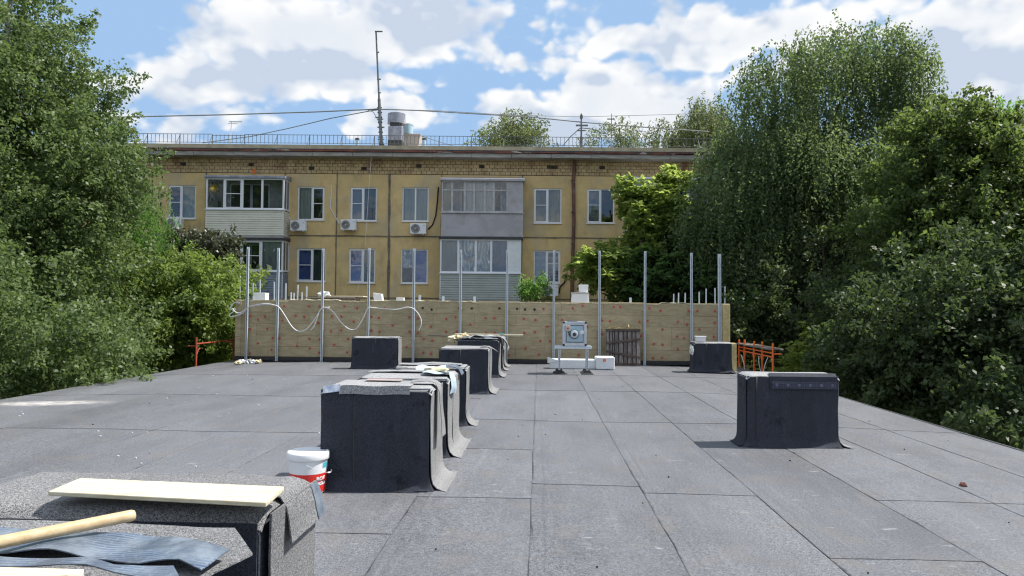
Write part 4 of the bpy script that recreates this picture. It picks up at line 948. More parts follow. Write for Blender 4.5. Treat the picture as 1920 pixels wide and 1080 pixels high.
# pointed flap of the mid shaft
o = MB().sheet(lambda u, v: (-1.1 + .33 * u, 14.1 + .35 * (v - .5) * (1 - u * .9), .865 + .02 * math.sin(u * 3) - .10 * u * u), 10, 6, .006).build('felt_flap', MT['felt_cap_sunlit'], None, smooth=50); tag(o, 'pointed felt flap sticking out over the mid row shaft corner', 'felt flap')
# clutter on the far shafts
a = PY(853, 629.5, 19.0); c = PY(980.5, 632.5, 19.3)
zb = .905
o = MB().bar((a.x, 19.0, zb + .012), (c.x, 19.25, zb - .004), .11, .035).build('timber_batten', MT['plank'], None, bevel=.003); tag(o, 'long pale timber batten lying across the far shaft tops', 'batten')
a = PY(800, 631, 17.6); c = PY(845, 634, 17.6)
o = MB().bar((a.x, 17.75, .925), (-1.45, 17.55, .90), .03, .02).build('timber_stick', MT['oldwood'], None); tag(o, 'thin dark stick jutting out from the clutter on the far shaft', 'stick')
drape([(-1.75, 17.3, .90), (-1.5, 17.3, .93), (-1.2, 17.3, .95), (-1.0, 17.3, .93), (-.88, 17.3, .90), (-.84, 17.3, .78), (-.80, 17.3, .66)], Y1, .45, 40, 12, .06, .006, 'felt_offcut', MT['felt_cap_sunlit'], 'crumpled pale felt sheet draped over the far shaft with rags below', 'felt offcut', 4)
drape([(-1.85, 17.1, .89), (-1.6, 17.1, .90), (-1.3, 17.1, .885), (-1.05, 17.1, .92)], Y1, .2, 24, 6, .05, .006, 'felt_offcut', MT['film'], 'blue-printed underside of a felt offcut below the crumpled sheet', 'felt offcut', 5)
drape([(-1.6, 18.95, .865), (-1.3, 18.95, .89), (-1.0, 18.95, .89), (-.88, 18.95, .83), (-.80, 18.95, .68), (-.77, 18.95, .55)], Y1, .35, 36, 10, .06, .006, 'felt_offcut', MT['felt_sunlit'], 'ragged felt sheet trailing down the shaft under the pale batten', 'felt offcut', 5)
for k, (x, y, z, s, lb) in enumerate([(-1.93, 17.35, .89, .16, 'cream wool scrap heaped at the corner of the far shaft'), (-1.78, 17.5, .92, .14, 'second cream scrap against the crumpled felt sheet'), (-2.03, 17.3, .82, .08, 'small yellow wool piece spilling off the far shaft')]):
    lump((x, y, z), s, s * .8, .06, k * 5 + 1, 'wool_scrap', MT['wool_edge'], lb, 'scrap', 9, .8)
o = MB().box(-1.02, 19.1, .925, -.9, 19.2, .945).build('blue_scrap', MT['cyan'], None); tag(o, 'tiny cyan scrap on the pale batten', 'scrap')

# ------------------------------------------------------------------ orange scaffolds along both eaves
def scaffold(x, ys, label, key, board=False, side=1):
    s = empty('scaffold', (x, ys[0], GZ), label=label, cat='scaffold', group='tubular scaffolds beside the roof')
    top = .74 - GZ
    for i, y in enumerate(ys):
        for dx in (0,):
            MB().tube([(dx, y - ys[0], 0), (dx, y - ys[0], top - (.03 if dx else 0) + rnd.uniform(-.02, .02))], .027, 10).build('standard', MT[key], s, smooth=40)
    for dx in (0,):
        for z in ((top - .24, top - .34) if board else (top - .20,)):
            MB().tube([(dx, 0, z), (dx, ys[-1] - ys[0], z)], .021, 8).build('ledger', MT[key], s, smooth=40)
    for y in ys:
        MB().tube([(0, y - ys[0], top - .26), (side * .22, y - ys[0], top - .26)], .02, 8).build('transom', MT[key], s, smooth=40)
    for i in range(len(ys) - 1):
        a, c = ys[i] - ys[0], ys[i + 1] - ys[0]
        MB().tube([(.0, a, top - .55), (0, a + .12, top - .36), (0, a + .22, top - .33)], .016, 6).build('brace', MT[key], s)
        MB().tube([(.0, c, top - .55), (0, c - .12, top - .36), (0, c - .22, top - .33)], .016, 6).build('brace', MT[key], s)
    if board:
        MB().box(-.06, .1, top - .165, .22, ys[-1] - ys[0] + .1, top - .125).build('deck_board', MT['oldwood'], s)
        MB().box(.23, .1, top - .165, .30, ys[-1] - ys[0] + .1, top - .125).build('deck_board', MT['wood'], s)
    return s
scaffold(6.0, [19.2, 20.1, 20.85, 21.8, 22.4], 'bright orange scaffold with grey deck boards at the roof edge', 'orange', True)
scaffold(-9.38, [20.0, 22.5], 'rusty orange scaffold frame against the bushes', 'darkorange', side=-1)
for k, (a, c, e, lb) in enumerate([((1389, 665), (1394, 678), (1396, 692), 'pale rope hanging at the near bay of the orange scaffold'), ((1423, 668), (1423, 680), (1427, 700), 'white rope hanging in the outer bay of the orange scaffold'), ((1440, 670), (1434, 685), (1431, 700), 'thin grey rope slanting beside the outermost orange standard')]):
    o = MB().tube(smooth_path([a, c, e], 20.6 - k * .5, 5), .012, 6).build('rope', MT['conduit'] if k < 2 else MT['galv'], None, smooth=True); tag(o, lb, 'rope')

# ------------------------------------------------------------------ five storey panel block beyond
FD = 32.6
fh = Vector((-math.sin(YAW), math.cos(YAW), 0)); lh = Vector((math.cos(YAW), math.sin(YAW), 0))
B0 = EYE + fh * FD; B0.z = GZ
bld = empty('apartment_building', B0, YAW, label='ochre panel apartment block with a tiled band under its flat roof', cat='building')
def FP(px, py, off=0.0):
    """local u, w of the facade plane pushed off metres (negative is towards the viewer)"""
    d = ray(px, py); t = (FD + off) / d.dot(fh); p = EYE + d * t
    return (p - B0).dot(lh), p.z - GZ
def U(px, off=0.0): return FP(px, 440, off)[0]
def Wt(py, off=0.0, px=900): return FP(px, py, off)[1]
def rect(x0, x1, y0, y1, off=0.0):
    xc, yc = (x0 + x1) / 2, (y0 + y1) / 2
    return FP(x0, yc, off)[0], FP(x1, yc, off)[0], FP(xc, y1, off)[1], FP(xc, y0, off)[1]
U0, U1 = U(-40), U(1760)
wT = Wt(328); w1 = Wt(444.5); ST = 2.72
wB = [wT, w1] + [w1 - ST * k for k in range(1, 5)]; wB = [w for w in wB if w > .4] + [0.02]
seams = [-40, 90, 188, 284, 385, 533, 630.5, 729.5, 827, 978.5, 1075.5, 1177.5, 1330, 1428, 1525, 1625, 1760]
us = [U(s) for s in seams]
GL, GLB = MT['glass'], MT['glass_sky']
def window(x0, x1, y0, y1, split=.5, barl=None, barr=None, cl=None, cr=None, gl=None, gr=None, lenl=1.0, lenr=1.0, uw=None):
    u0, u1, a, c = uw if uw else rect(x0, x1, y0, y1)
    m = MB(); yf = .05
    m.frame(u0, u1, a, c, .055, yf, yf + .06)
    um = u0 + (u1 - u0) * split; m.box(um - .035, yf + .003, a + .055, um + .035, yf + .057, c - .055)
    for (p, q, bar) in ((u0 + .055, um - .035, barl), (um + .035, u1 - .055, barr)):
        if bar is not None:
            m.frame(p, q, a + .055, c - .055, .035, yf - .012, yf + .05)
            z = a + (c - a) * bar; m.box(p + .035, yf - .008, z - .014, q - .035, yf + .02, z + .014)
    w = m.build('window', MT['upvc'], bld)
    MB().box(u0 - .03, -.06, a - .035, u1 + .03, yf - .002, a - .002).build('sill', MT['upvc'], w)
    for (p, q, g_) in ((u0 + .055, um - .035, gl), (um + .035, u1 - .055, gr)):
        MB().box(p, yf + .022, a + .055, q, yf + .03, c - .055).build('pane', g_ or GL, w)
    for (p, q, cu, ln) in ((u0 + .02, um, cl, lenl), (um, u1 - .02, cr, lenr)):  # blue sheets stand in for reflected sky, the others are curtains
        if cu:
            z0 = c - .02 - (c - a - .04) * ln; wv_ = 0.018 if cu in ('c_white', 'c_lace', 'c_ochre') else .002
            MB().sheet(lambda s, v: (p + (q - p) * s, .19 + wv_ * math.sin(s * 26 + v * 2) + (jig(s * 3, v * 3, p, 1.3, .16) if cu == 'c_foil' else 0), z0 + (c - .02 - z0) * v), 24, 5 if cu != 'c_foil' else 12, -.004).build('curtain', MT[cu], w, smooth=50)
    return (u0, u1, a, c)
rp = random.Random(3)
W1 = [  # first row below the tiled band
    dict(x0=110, x1=162, y0=346, y1=409, cl='c_white', cr='c_lace'), dict(x0=210, x1=262, y0=347, y1=409, cl='c_lace', cr='c_white'),
    dict(x0=315, x1=367, y0=347, y1=410, split=.48, barl=.49, cl=None, cr='c_green', gl=GL),
    dict(x0=558, x1=608.5, y0=350, y1=412.5, split=.53, barr=.5, cl='c_lace', cr=None),
    dict(x0=656.7, x1=706.5, y0=351, y1=414.5, split=.49, barl=.52, cl='c_grey', cr='c_dgreen', lenr=.6),
    dict(x0=754, x1=803.7, y0=351, y1=415, split=.5, cl='c_lace', cr='c_lace'),
    dict(x0=1001, x1=1053, y0=353, y1=418.5, split=.5, barl=.52, cl='c_ochre', cr='c_ochre'),
    dict(x0=1100.5, x1=1152, y0=354, y1=418.5, split=.5, barl=.53, cl='c_grey', cr=None),
    dict(x0=1352, x1=1403, y0=356, y1=421, cl='c_white', cr='c_lace'), dict(x0=1450, x1=1500, y0=357, y1=422, cl='c_grey', cr='c_grey'),
    dict(x0=1550, x1=1600, y0=358, y1=423, cl='c_white', cr=None), dict(x0=1660, x1=1712, y0=358, y1=423, cl='c_lace', cr=None)]
W2 = [dict(x0=110, x1=162, y0=461, y1=524, cl='c_white', cr='c_lace'), dict(x0=210, x1=262, y0=461, y1=524, cl='c_lace', cr='c_white'),
    dict(x0=315, x1=367, y0=461, y1=524, cl='c_lace', cr=None),
    dict(x0=556.3, x1=611, y0=465.5, y1=528, split=.53, barl=.5, cl='c_skyblue', cr='c_dgreen', gl=GLB),
    dict(x0=653.7, x1=703.3, y0=466, y1=530.5, split=.54, barl=.5, cl='c_skyblue', cr='c_dgreen', gl=GLB),
    dict(x0=751.5, x1=802, y0=467, y1=531.5, split=.5, cl='c_foil', lenl=.55, cr='c_skyblue', gr=GLB),
    dict(x0=1000.5, x1=1050.7, y0=469.5, y1=531.5, split=.48, barr=.6, cl='c_lblue', cr='c_zebra'),
    dict(x0=1099, x1=1151, y0=470, y1=534, split=.5, cl='c_skyblue', cr='c_white', gl=GLB),
    dict(x0=1352, x1=1403, y0=472, y1=537, cl='c_grey', cr='c_lace'), dict(x0=1442, x1=1494, y0=474, y1=539, cl='c_white', cr='c_lace'),
    dict(x0=1550, x1=1600, y0=474, y1=539, cl='c_white', cr=None), dict(x0=1660, x1=1712, y0=474, y1=539, cl='c_lace', cr=None)]
holes = [{}, {}]
def col_of(x):
    return max(i for i, s in enumerate(seams) if s <= x)
for r, WW in enumerate((W1, W2)):
    for d in WW: holes[r][col_of((d['x0'] + d['x1']) / 2)] = window(**d)
for r in range(2, len(wB) - 2):          # lower storeys, mostly behind the trees
    hh = {}
    for k, (u0, u1, a, c) in holes[1].items():
        dz = ST * (r - 1); hh[k] = window(0, 0, 0, 0, uw=(u0, u1, a - dz, c - dz), barl=.5, cl=rp.choice(['c_white', 'c_lace', 'c_grey', None]), cr=rp.choice(['c_white', 'c_lace', None]))
    holes.append(hh)
for r in range(len(wB) - 1):
    for k in range(len(us) - 1):
        h_ = holes[r].get(k) if r < len(holes) else None
        if h_: h_ = (h_[0] + .002, h_[1] - .002, h_[2] + .002, h_[3] - .002)
        j = rp.uniform(-.006, .006)
        MB().plate(us[k] + .018, us[k + 1] - .018, wB[r + 1] + .016, wB[r] - .016, j, .28, h_).build('wall_panel', MT['render'], bld)
MB().box(U0, .035, .02, U1, .045, wT).build('joint_backing', MT['joint'], bld) if False else None
for k in range(1, len(us) - 1):   # dark irregular mastic in the upright joints
    MB().sheet(lambda u, v: (us[k] + (u - .5) * (.09 if k in (7, 4, 5, 8) and k == 7 else .04) * (1 + .8 * jig(v * 30, k, 0, 1, 1)) + jig(v * 22, k, 3, 1, .015), -.008, .1 + (wT - .12) * v), 1, 90, -.02).build('joint_seal', MT['joint'], bld)
for r in range(1, len(wB) - 1):
    MB().sheet(lambda u, v: (U0 + (U1 - U0) * u, -.010, wB[r] + (v - .5) * .045 * (1 + .8 * jig(u * 90, r, 0, 1, 1)) + jig(u * 60, r, 3, 1, .012)), 160, 1, -.02).build('joint_seal', MT['joint'], bld)
MB().box(U0, 1.8, .1, U1, 1.86, wT + 1.2).build('room_backdrop', MT['room'], bld)
MB().box(U0, .285, wB[1] - .1, U1, 1.8, wB[1] + .1).build('floor_slab', MT['room'], bld)
MB().box(U0, .285, wB[2] - .1, U1, 1.8, wB[2] + .1).build('floor_slab', MT['room'], bld)
for s in (U0, U1 - .3): MB().box(s, .29, 0, s + .3, 12, wT + 1.3).build('end_wall', MT['render'], bld)
MB().box(U0, 11.7, 0, U1, 12, wT + 1.3).build('rear_wall', MT['render'], bld)
# tiled band with its bricks
wE = Wt(296.5)
MB().box(U0, .03, wT + .002, U1, .27, wE).build('band_backing', MT['mortar'], bld)
m = MB(); bh = (wE - wT) / 5.0; r4 = random.Random(2); VH = []
for (x, y) in [(342, 310), (465, 311), (582, 312.5), (682, 314), (784, 314), (903, 314), (1035, 316), (1124, 317), (1259, 320)]: VH.append((U(x), Wt(y, px=x)))
for i in range(5):
    u = U(60) + (.12 if i % 2 else 0)
    while u < U(1480):
        w_ = .232
        z = wT + .004 + i * bh
        if not any(abs(u + w_ / 2 - a) < .12 and abs(z + bh / 2 - c) < .075 for a, c in VH):
            j = r4.uniform(-.008, .006) - (.02 if r4.random() < .02 else 0)
            m.box(u + .010, j, z + .008, u + w_ - .010, .035, z + bh - .009)
        u += w_
m.build('brickwork', MT['brick'], bld, kind='stuff')
for a, c in VH: 
    f = MB().frame(a - .075, a + .075, c - .075, c + .075, .012, -.004, .03).build('vent_hole', MT['darkmetal'], bld)
    MB().box(a - .062, .022, c - .062, a + .062, .028, c + .062).build('vent_void', MT['rubber'], f)
# eaves, flashing, parapet
EX = -.62
wa, wb_ = Wt(295, EX), Wt(287.5, EX)
u = U(60, EX)
while u < U(1600, EX):
    w_ = 75 / 42.5 * .98
    MB().box(u + .006, EX, wa + rp.uniform(-.006, .006), u + w_ - .006, .4, wb_).build('eave_slab', MT['eave'], bld, bevel=.01); u += w_
def fl(u, v): 
    x = U(60) + (U(1600) - U(60)) * u
    return (x, EX - .05 + jig(x, 0, 0, 1.5, .03), wb_ + .012 + .075 * v + jig(x, v, 0, .6, .03))
MB().sheet(fl, 260, 3, -.02).build('rusty_flashing', MT['rust'], bld)
wp = Wt(271, EX)
MB().box(U(60), EX + .02, wb_ + .10, U(1600), EX + .30, wp - .07).build('parapet', MT['parapet'], bld)
MB().box(U(60), EX + .3, wb_ + .1, U(1600), 11.6, wp - .12).build('roof_deck', MT['parapet'], bld)
MB().box(U(60), EX - .02, wb_ + .09, U(1600), EX + .018, wb_ + .135).build('drip_edge', MT['darkmetal'], bld)
# roof railing: sections of balusters
RO = EX + .25
wr0, wr1 = wp - .08, Wt(255.5, RO)
px_ = 150; k = 0
while px_ < 1500:
    a, c = U(px_, RO), U(px_ + 61, RO)
    m = MB(); n = 14
    m.box(a, RO - .012, wr1 - .02 - (.05 if k == 4 else 0), c - .01, RO + .012, wr1 - (.05 if k == 4 else 0)); m.box(a, RO - .01, wr0 + .12, c - .01, RO + .01, wr0 + .138)
    m.box(a, RO - .018, wr0 - .02, a + .03, RO + .018, wr1 - .02)
    for q in range(1, 8): uu = a + (c - a) * q / 8; m.box(uu - .008, RO - .008, wr0 + .10, uu + .008, RO + .008, wr1 - .02)
    m.bar((a, RO, wr1 - .1), (a, RO - .35, wr0 - .02), .02, .02)
    m.build('railing_section', MT['rail'], bld); px_ += 61; k += 1
# balconies
def balcony(x0, x1, yr0, yr1, yg1, ya1, key, glaz, roofkey, framekey='upvc', transom=None, end=None, slab=True, cur=(), gls=None, apron_ribs=True):
    dep = -.85
    u0, u1 = FP(x0, 400, dep)[0], FP(x1, 400, dep)[0]
    cx = (x0 + x1) / 2
    wr, wg, ws, wa = [FP(cx, y, dep)[1] for y in (yr0, yr1, yg1, ya1)]
    m = MB().box(u0 - .02, dep - .02, wa - .10, u1 + .02, -.01, wa)
    bal = m.build('balcony', MT['eave'], bld)
    MB().add([(u0 - .06, dep - .10, wg), (u1 + .06, dep - .10, wg), (u1 + .06, dep - .10, wg + .10), (u0 - .06, dep - .10, wg + .10), (u0 - .06, -.01, wg), (u1 + .06, -.01, wg), (u1 + .06, -.01, wr), (u0 - .06, -.01, wr)],
             [(0, 1, 2, 3), (7, 6, 5, 4), (0, 4, 5, 1), (1, 5, 6, 2), (2, 6, 7, 3), (3, 7, 4, 0)]).build('canopy', MT[roofkey], bal, bevel=.006)
    # ribbed apron
    def ap(x_0, x_1, yy, face, name):
        if apron_ribs:
            n = max(5, int((ws - wa) / .098)); P = []
            for i in range(n):
                z0 = wa + (ws - .04 - wa) * i / n; z1 = wa + (ws - .04 - wa) * (i + 1) / n; P += [(0, z0), (-.022, z0 + .012), (-.004, z1 - .004)]
            P.append((0, ws - .04))
        else: P = [(0, wa), (-.01, wa + .01), (-.01, ws - .05), (0, ws - .04)]
        vs = []
        for e in (0, 1):
            for o_, z in P:
                vs.append((x_0 + (x_1 - x_0) * e, yy + o_, z) if face == 'y' else (x_0 - o_ * (1 if face == 'r' else -1), yy + (-.012 - yy) * e, z))
        K = len(P)
        vs += [(v[0], v[1] + .03, v[2]) if face == 'y' else (v[0] + (-.03 if face == 'r' else .03), v[1], v[2]) for v in vs]
        fs = [(i, K + i, K + i + 1, i + 1) for i in range(K - 1)] + [(2 * K + i + 1, 3 * K + i + 1, 3 * K + i, 2 * K + i) for i in range(K - 1)]
        MB().add(vs, fs).build(name, MT[key], bal)
    ap(u0 + .03, u1 - .03, dep, 'y', 'apron'); ap(u1 - .03, u1 - .03, dep + .03, 'r', 'apron'); ap(u0 + .03, u0 + .03, dep + .03, 'l', 'apron')
    fr = MT[framekey]
    for uu in (u0, u1 - .04): MB().box(uu, dep - .012, wa - .01, uu + .04, dep + .04, ws - .045).build('corner_trim', fr, bal)
    MB().box(u0 - .04, dep - .07, ws - .035, u1 + .04, dep + .10, ws).build('sill', fr, bal)
    ue = u1 if end is None else u0 + (u1 - u0) * end
    m = MB(); t_ = .065
    xs = [u0 + (u1 - u0) * g_ for g_ in glaz]
    m.frame(u0, ue, ws + .002, wg, t_, dep, dep + .07)
    for x in xs: m.box(x - .045, dep + .002, ws + t_, x + .045, dep + .066, wg - t_)
    if transom: m.box(u0 + t_, dep + .006, ws + (wg - ws) * transom - .03, ue - t_, dep + .06, ws + (wg - ws) * transom + .03)
    m.build('glazing_frame', fr, bal)
    e2 = [u0 + t_] + xs + [ue - t_]
    for i in range(len(e2) - 1):
        p, q = e2[i] + (.045 if i else 0), e2[i + 1] - (.045 if i < len(e2) - 2 else 0)
        if q - p < .08: continue
        MB().box(p, dep + .03, ws + t_, q, dep + .038, wg - t_).build('pane', (gls or {}).get(i, GL), bal)
        cu = cur[i] if i < len(cur) else None
        if cu == 'bar':
            z = ws + (wg - ws) * .5; MB().frame(p, q, ws + t_, wg - t_, .035, dep - .012, dep + .02).build('sash', fr, bal); MB().box(p + .035, dep - .01, z - .015, q - .035, dep + .02, z + .015).build('sash_bar', fr, bal)
        elif cu:
            foil = cu == 'c_foil'
            MB().sheet(lambda s, v: (p + (q - p) * s, dep + .12 + (.0 if foil else .016) * math.sin(s * 22 + v * 3) + (jig(s * 3, v * 4, p, 1.2, .16) if foil else 0), ws + .06 + (wg - ws - .10) * v), 22, 12, -.004).build('curtain', MT[cu], bal, smooth=50)
    if end is not None:
        MB().box(ue + .002, dep, ws + .002, u1, dep + .04, wg).build('side_panel', MT['lavender' if framekey != 'upvc' else 'foam'], bal)
    for uu, o_ in ((u1 - .05, 0), (u0, 0)):
        MB().frame(0, 0, 0, 0, 0, 0, 0) if False else None
        sm = MB(); sm.box(uu, dep + .075, ws + .002, uu + .05, -.012, ws + .07); sm.box(uu, dep + .075, wg - .07, uu + .05, -.012, wg); sm.box(uu, -.08, ws + .07, uu + .05, -.012, wg - .07); sm.box(uu, dep + .4, ws + .07, uu + .05, dep + .45, wg - .07)
        sm.build('side_frame', fr, bal)
        if end is not None and uu > u0: MB().box(uu + .01, dep + .07, ws + .07, uu + .04, -.08, wg - .07).build('side_panel', MT['lavender' if framekey != 'upvc' else 'foam'], bal)
        else: MB().box(uu + .02, dep + .075, ws + .07, uu + .028, -.08, wg - .07).build('pane', GL, bal)
    # the door and window of the flat behind
    MB().box(u0 + .03, -.035, wa + .01, u1 - .03, -.011, wg - .01).build('inner_wall', MT['greyframe'], bal)
    f_ = MB().frame(u0 + (u1 - u0) * .50, u0 + (u1 - u0) * .74, wa + .05, wg - .12, .06, -.07, -.036).build('balcony_door', MT['upvc'], bal)
    MB().box(u0 + (u1 - u0) * .50 + .06, -.05, wa + .11, u0 + (u1 - u0) * .74 - .06, -.04, wg - .18).build('door_glass', MT['room'], bal)
    MB().frame(u0 + (u1 - u0) * .22, u0 + (u1 - u0) * .50 - .01, ws - .15, wg - .12, .05, -.07, -.036).build('inner_window', MT['upvc'], bal)
    MB().box(u0 + (u1 - u0) * .22 + .05, -.05, ws - .1, u0 + (u1 - u0) * .50 - .06, -.04, wg - .17).build('inner_glass', MT['room'], bal)
    return bal, (u0, u1, wa, ws, wg, dep)
glA = (.235, .465, .72)
bA, iA = balcony(385.5, 532, 325, 334, 392.5, 441, 'sid_cream', glA, 'sheetmetal', cur=(None, 'bar', None, None))
bB, iB = balcony(827.5, 980.5, 326, 339.5, 398.5, 443.5, 'lavender', (.13, .285, .40, .53, .64), 'lavender', 'greyframe', transom=.71, end=.815, cur=('c_ochre', None, 'c_white', 'c_lace', 'c_white', None), apron_ribs=False)
bC, iC = balcony(385.5, 532, 444, 450, 508.5, 558.5, 'sid_blue', glA, 'darkmetal', cur=(None, None, 'bar', 'c_lace'))
bD, iD = balcony(826, 978, 444.5, 448.5, 512, 561.5, 'sid_grey', (.225, .44, .63), 'darkmetal', end=.845, cur=('c_cream', 'c_foil', 'c_foil', 'c_grey'))
bE, iE = balcony(1178, 1328, 331, 337, 400, 446, 'foam', (.26, .5, .75), 'foam', cur=('c_white', 'c_white', None, 'c_white'))
bF, iF = balcony(1178, 1328, 450, 455, 513, 564, 'sid_cream', (.26, .5, .75), 'darkmetal', cur=('c_white', None, None, 'c_white'))
# yellow ball and things behind the upper-left balcony glass
u0, u1, wa, ws, wg, dep = iA
def wpt(u, y, w): return B0 + lh * u + fh * y + Vector((0, 0, w))
o = MB().lathe([(.02, -.22), (.12, -.185), (.19, -.11), (.22, 0), (.19, .11), (.12, .185), (.02, .22)], seg=20).build('yellow_ball', MT['yellow'], None, smooth=60, loc=wpt(FP(402, 355, -.6)[0], -.62, FP(402, 355, -.6)[1])); tag(o, 'yellow ball behind the glass of the upper balcony with cream siding', 'ball')
o = MB().box(-.25, -.15, 0, .25, .15, .42).build('carton', MT['concrete'], None, bevel=.01, loc=wpt(FP(401, 380, -.6)[0], -.6, ws - .05)); tag(o, 'grey carton under the yellow ball behind balcony glass', 'carton')
# orange tool hanging over the upper-left balcony
p = wpt(FP(475, 320, -.2)[0], -.15, FP(475, 325, -.2)[1])
MB().tube([(0, 0, 0), (-.04, 0, .12), (-.02, 0, .2)], .03, 6).add([(.0, -.01, .0), (.07, -.01, .0), (.05, -.01, .17), (.02, -.01, .2), (.0, .02, .0), (.07, .02, .0), (.05, .02, .17), (.02, .02, .2)], [(0, 1, 2, 3), (7, 6, 5, 4), (0, 4, 5, 1), (1, 5, 6, 2), (2, 6, 7, 3), (3, 7, 4, 0)]).build('orange_cloth', MT['orange'], None, loc=p)
tag(bpy.data.objects['orange_cloth'], 'scrap of orange cloth caught above the balcony with cream siding', 'cloth')
# downpipe and cables on the facade
m = MB(); ud = U(1075.5)
m.tube([(ud + .02, -.12, wE - .05), (ud, -.12, wE - .5), (ud - .03, -.12, wT - .3), (ud, -.12, wT - 2), (ud - .06, -.12, wT - 4.5), (ud - .1, -.12, .4)], .075, 12)
dp = m.build('downpipe', mat('rusty_pipe', (.20, .095, .06), (.10, .05, .04), rough=.8, scale=3, c3=(.28, .25, .22), scale3=2, amt3=.6), bld, smooth=40)
MB().lathe([(.08, 0), (.17, .22), (.17, .25)], c=(ud + .02, -.12, wE - .08), seg=12).build('funnel', MT['eave'], dp, smooth=40)
for k in range(9): MB().lathe([(.09, 0), (.09, .03)], c=(ud - .04, -.12, wE - 1 - k * 1.4), seg=12).build('pipe_clamp', MT['darkmetal'], dp)
def wallcable(P, r, key, name='wall_cable'):
    pts = []
    for i in range(len(P) - 1):
        for t in (0, .33, .66): a = Vector(P[i]) * (1 - t) + Vector(P[i + 1]) * t; q = FP(a.x, a.y); pts.append((q[0], -.03, q[1]))
    q = FP(*P[-1]); pts.append((q[0], -.03, q[1]))
    MB().tube(pts, r, 5).build(name, MT[key], bld)
wallcable([(822, 351), (820, 380), (817, 405), (811, 422), (803, 430)], .03, 'rubber')
wallcable([(302, 380), (301, 400), (303, 412), (311, 418)], .03, 'rubber')
wallcable([(537, 385), (540, 400), (545, 415)], .02, 'foam'); wallcable([(622, 348), (620, 390), (628, 405), (637, 420)], .02, 'foam')
wallcable([(1063, 515), (1058, 530), (1050, 538), (1048, 550)], .03, 'rubber')
# air conditioners hang on the facade: things of their own
def air_con(x0, x1, y0, y1, label, big=False):
    u0, u1, a, c = rect(x0, x1, y0, y1, -.42)
    W, H = u1 - u0, c - a
    t = empty('air_conditioner', wpt((u0 + u1) / 2, -.42, a), YAW, label=label, cat='air conditioner', group='air conditioners on the ochre facade')
    MB().box(-W / 2, 0, 0, W / 2, .28, H).build('casing', MT['upvc'], t, bevel=.018)
    fr_ = min(W, H) * .42 if not big else H * .42
    cx = -W * .17; 
    MB().lathe([(fr_ * 1.02, -.004), (fr_ * 1.02, -.01), (fr_ * .96, -.012), (fr_ * .96, -.004)], c=(cx, 0, H / 2), seg=24, axis='y').build('fan_ring', MT['greyframe'], t)
    MB().lathe([(fr_ * .94, -.003), (fr_ * .94, -.006)], c=(cx, 0, H / 2), seg=24, axis='y').build('fan_opening', MT['darkmetal'], t)
    m = MB()
    for r_ in (.3, .5, .7, .88): m.lathe([(fr_ * r_ + .006, -.008), (fr_ * r_ + .006, -.012), (fr_ * r_ - .002, -.012), (fr_ * r_ - .002, -.008)], c=(cx, 0, H / 2), seg=20, axis='y')
    m.build('grille', MT['greyframe'], t)
    MB().lathe([(fr_ * .22, -.008), (fr_ * .2, -.016)], c=(cx, 0, H / 2), seg=14, axis='y').build('hub', MT['greyframe'], t)
    for s in (-1, 1): MB().box(s * W * .32 - .02, .02, -.03, s * W * .32 + .02, .40, -.002).build('bracket', MT['upvc'], t)
    MB().box(W * .30, -.003, H * .75, W * .42, .0, H * .82).build('badge', MT['greyframe'], t)
air_con(311, 339.5, 408.5, 428.5, 'air conditioner under the window with a green blind')
air_con(544, 572.5, 413.5, 432.5, 'air conditioner between the cream balcony and a lace curtained window')
air_con(638.5, 667, 411.5, 431, 'air conditioner hanging at the corner of the upper grey blind window')
air_con(769, 799, 418.5, 438.5, 'larger air conditioner with a thick black cable below a tall curtained window', True)
air_con(1018, 1047, 534, 555, 'air conditioner under the window with striped blinds', True)

# ------------------------------------------------------------------ on the roof of the block
def rtop(px, off=1.0): return wp - .12
def roofmast(name, label, cat, base, top, r, off, arms=(), key='rail', cap=None):
    u0, _ = FP(base[0], base[1], off); u1, w1_ = FP(top[0], top[1], off)
    p = wpt(u0, off, wp - .13); t = empty(name, p, YAW, label=label, cat=cat)
    H = w1_ - (wp - .13); dx = u1 - u0
    MB().tube([(0, 0, 0), (dx * .45, 0, H * .45), (dx * .46, 0, H * .452), (dx, 0, H)], [r, r * .95, r * .6, r * .5], 8).build('mast', MT[key], t, smooth=40)
    for (f, a, c, th) in arms: MB().bar((dx * f + a, 0, H * f), (dx * f + c, 0, H * f), th, th).build('crossarm', MT[key], t)
    return t, dx, H
t, dx, H = roofmast('antenna_mast', 'very tall thin antenna mast beside the chimney stacks', 'mast', (716, 270), (705, 59), .075, 1.0,
    arms=((1, -.05, .30, .05), (.83, -.03, .10, .05), (.61, -.05, .12, .05), (.50, -.04, .1, .04), (.285, -.12, .14, .05), (.22, -.14, .18, .05), (.12, -.15, .12, .05), (.30, -.22, .0, .04)))
for k in range(9): MB().box(dx * (.06 + k * .04) - .10, -.03, H * (.06 + k * .04) - .03, dx * (.06 + k * .04) + .10, .03, H * (.06 + k * .04) + .02).build('insulator', MT['darkmetal'], t)
MB().box(-.12, -.1, .12, .1, .1, .5).build('junction_box', MT['darkmetal'], t, bevel=.02)
roofmast('wire_post', 'short stout wire post with two crossarms on the far roof', 'mast', (1090, 262), (1090, 213), .07, 1.0, arms=((.72, -.25, .3, .07), (.60, -.2, .2, .05), (.92, -.06, .06, .14)))
roofmast('wire_post', 'thin wire post with a bent crossarm among faint treetops', 'mast', (1145, 264), (1147, 213), .035, 4.0, arms=((.9, -.22, .15, .05), (.70, -.18, .2, .05)), key='rail')
roofmast('aerial', 'small television aerial at the left end of the roof', 'aerial', (431, 262), (434, 227), .03, 1.0, arms=((.98, -.1, .5, .05), (.92, -.15, .28, .03)), key='galv')
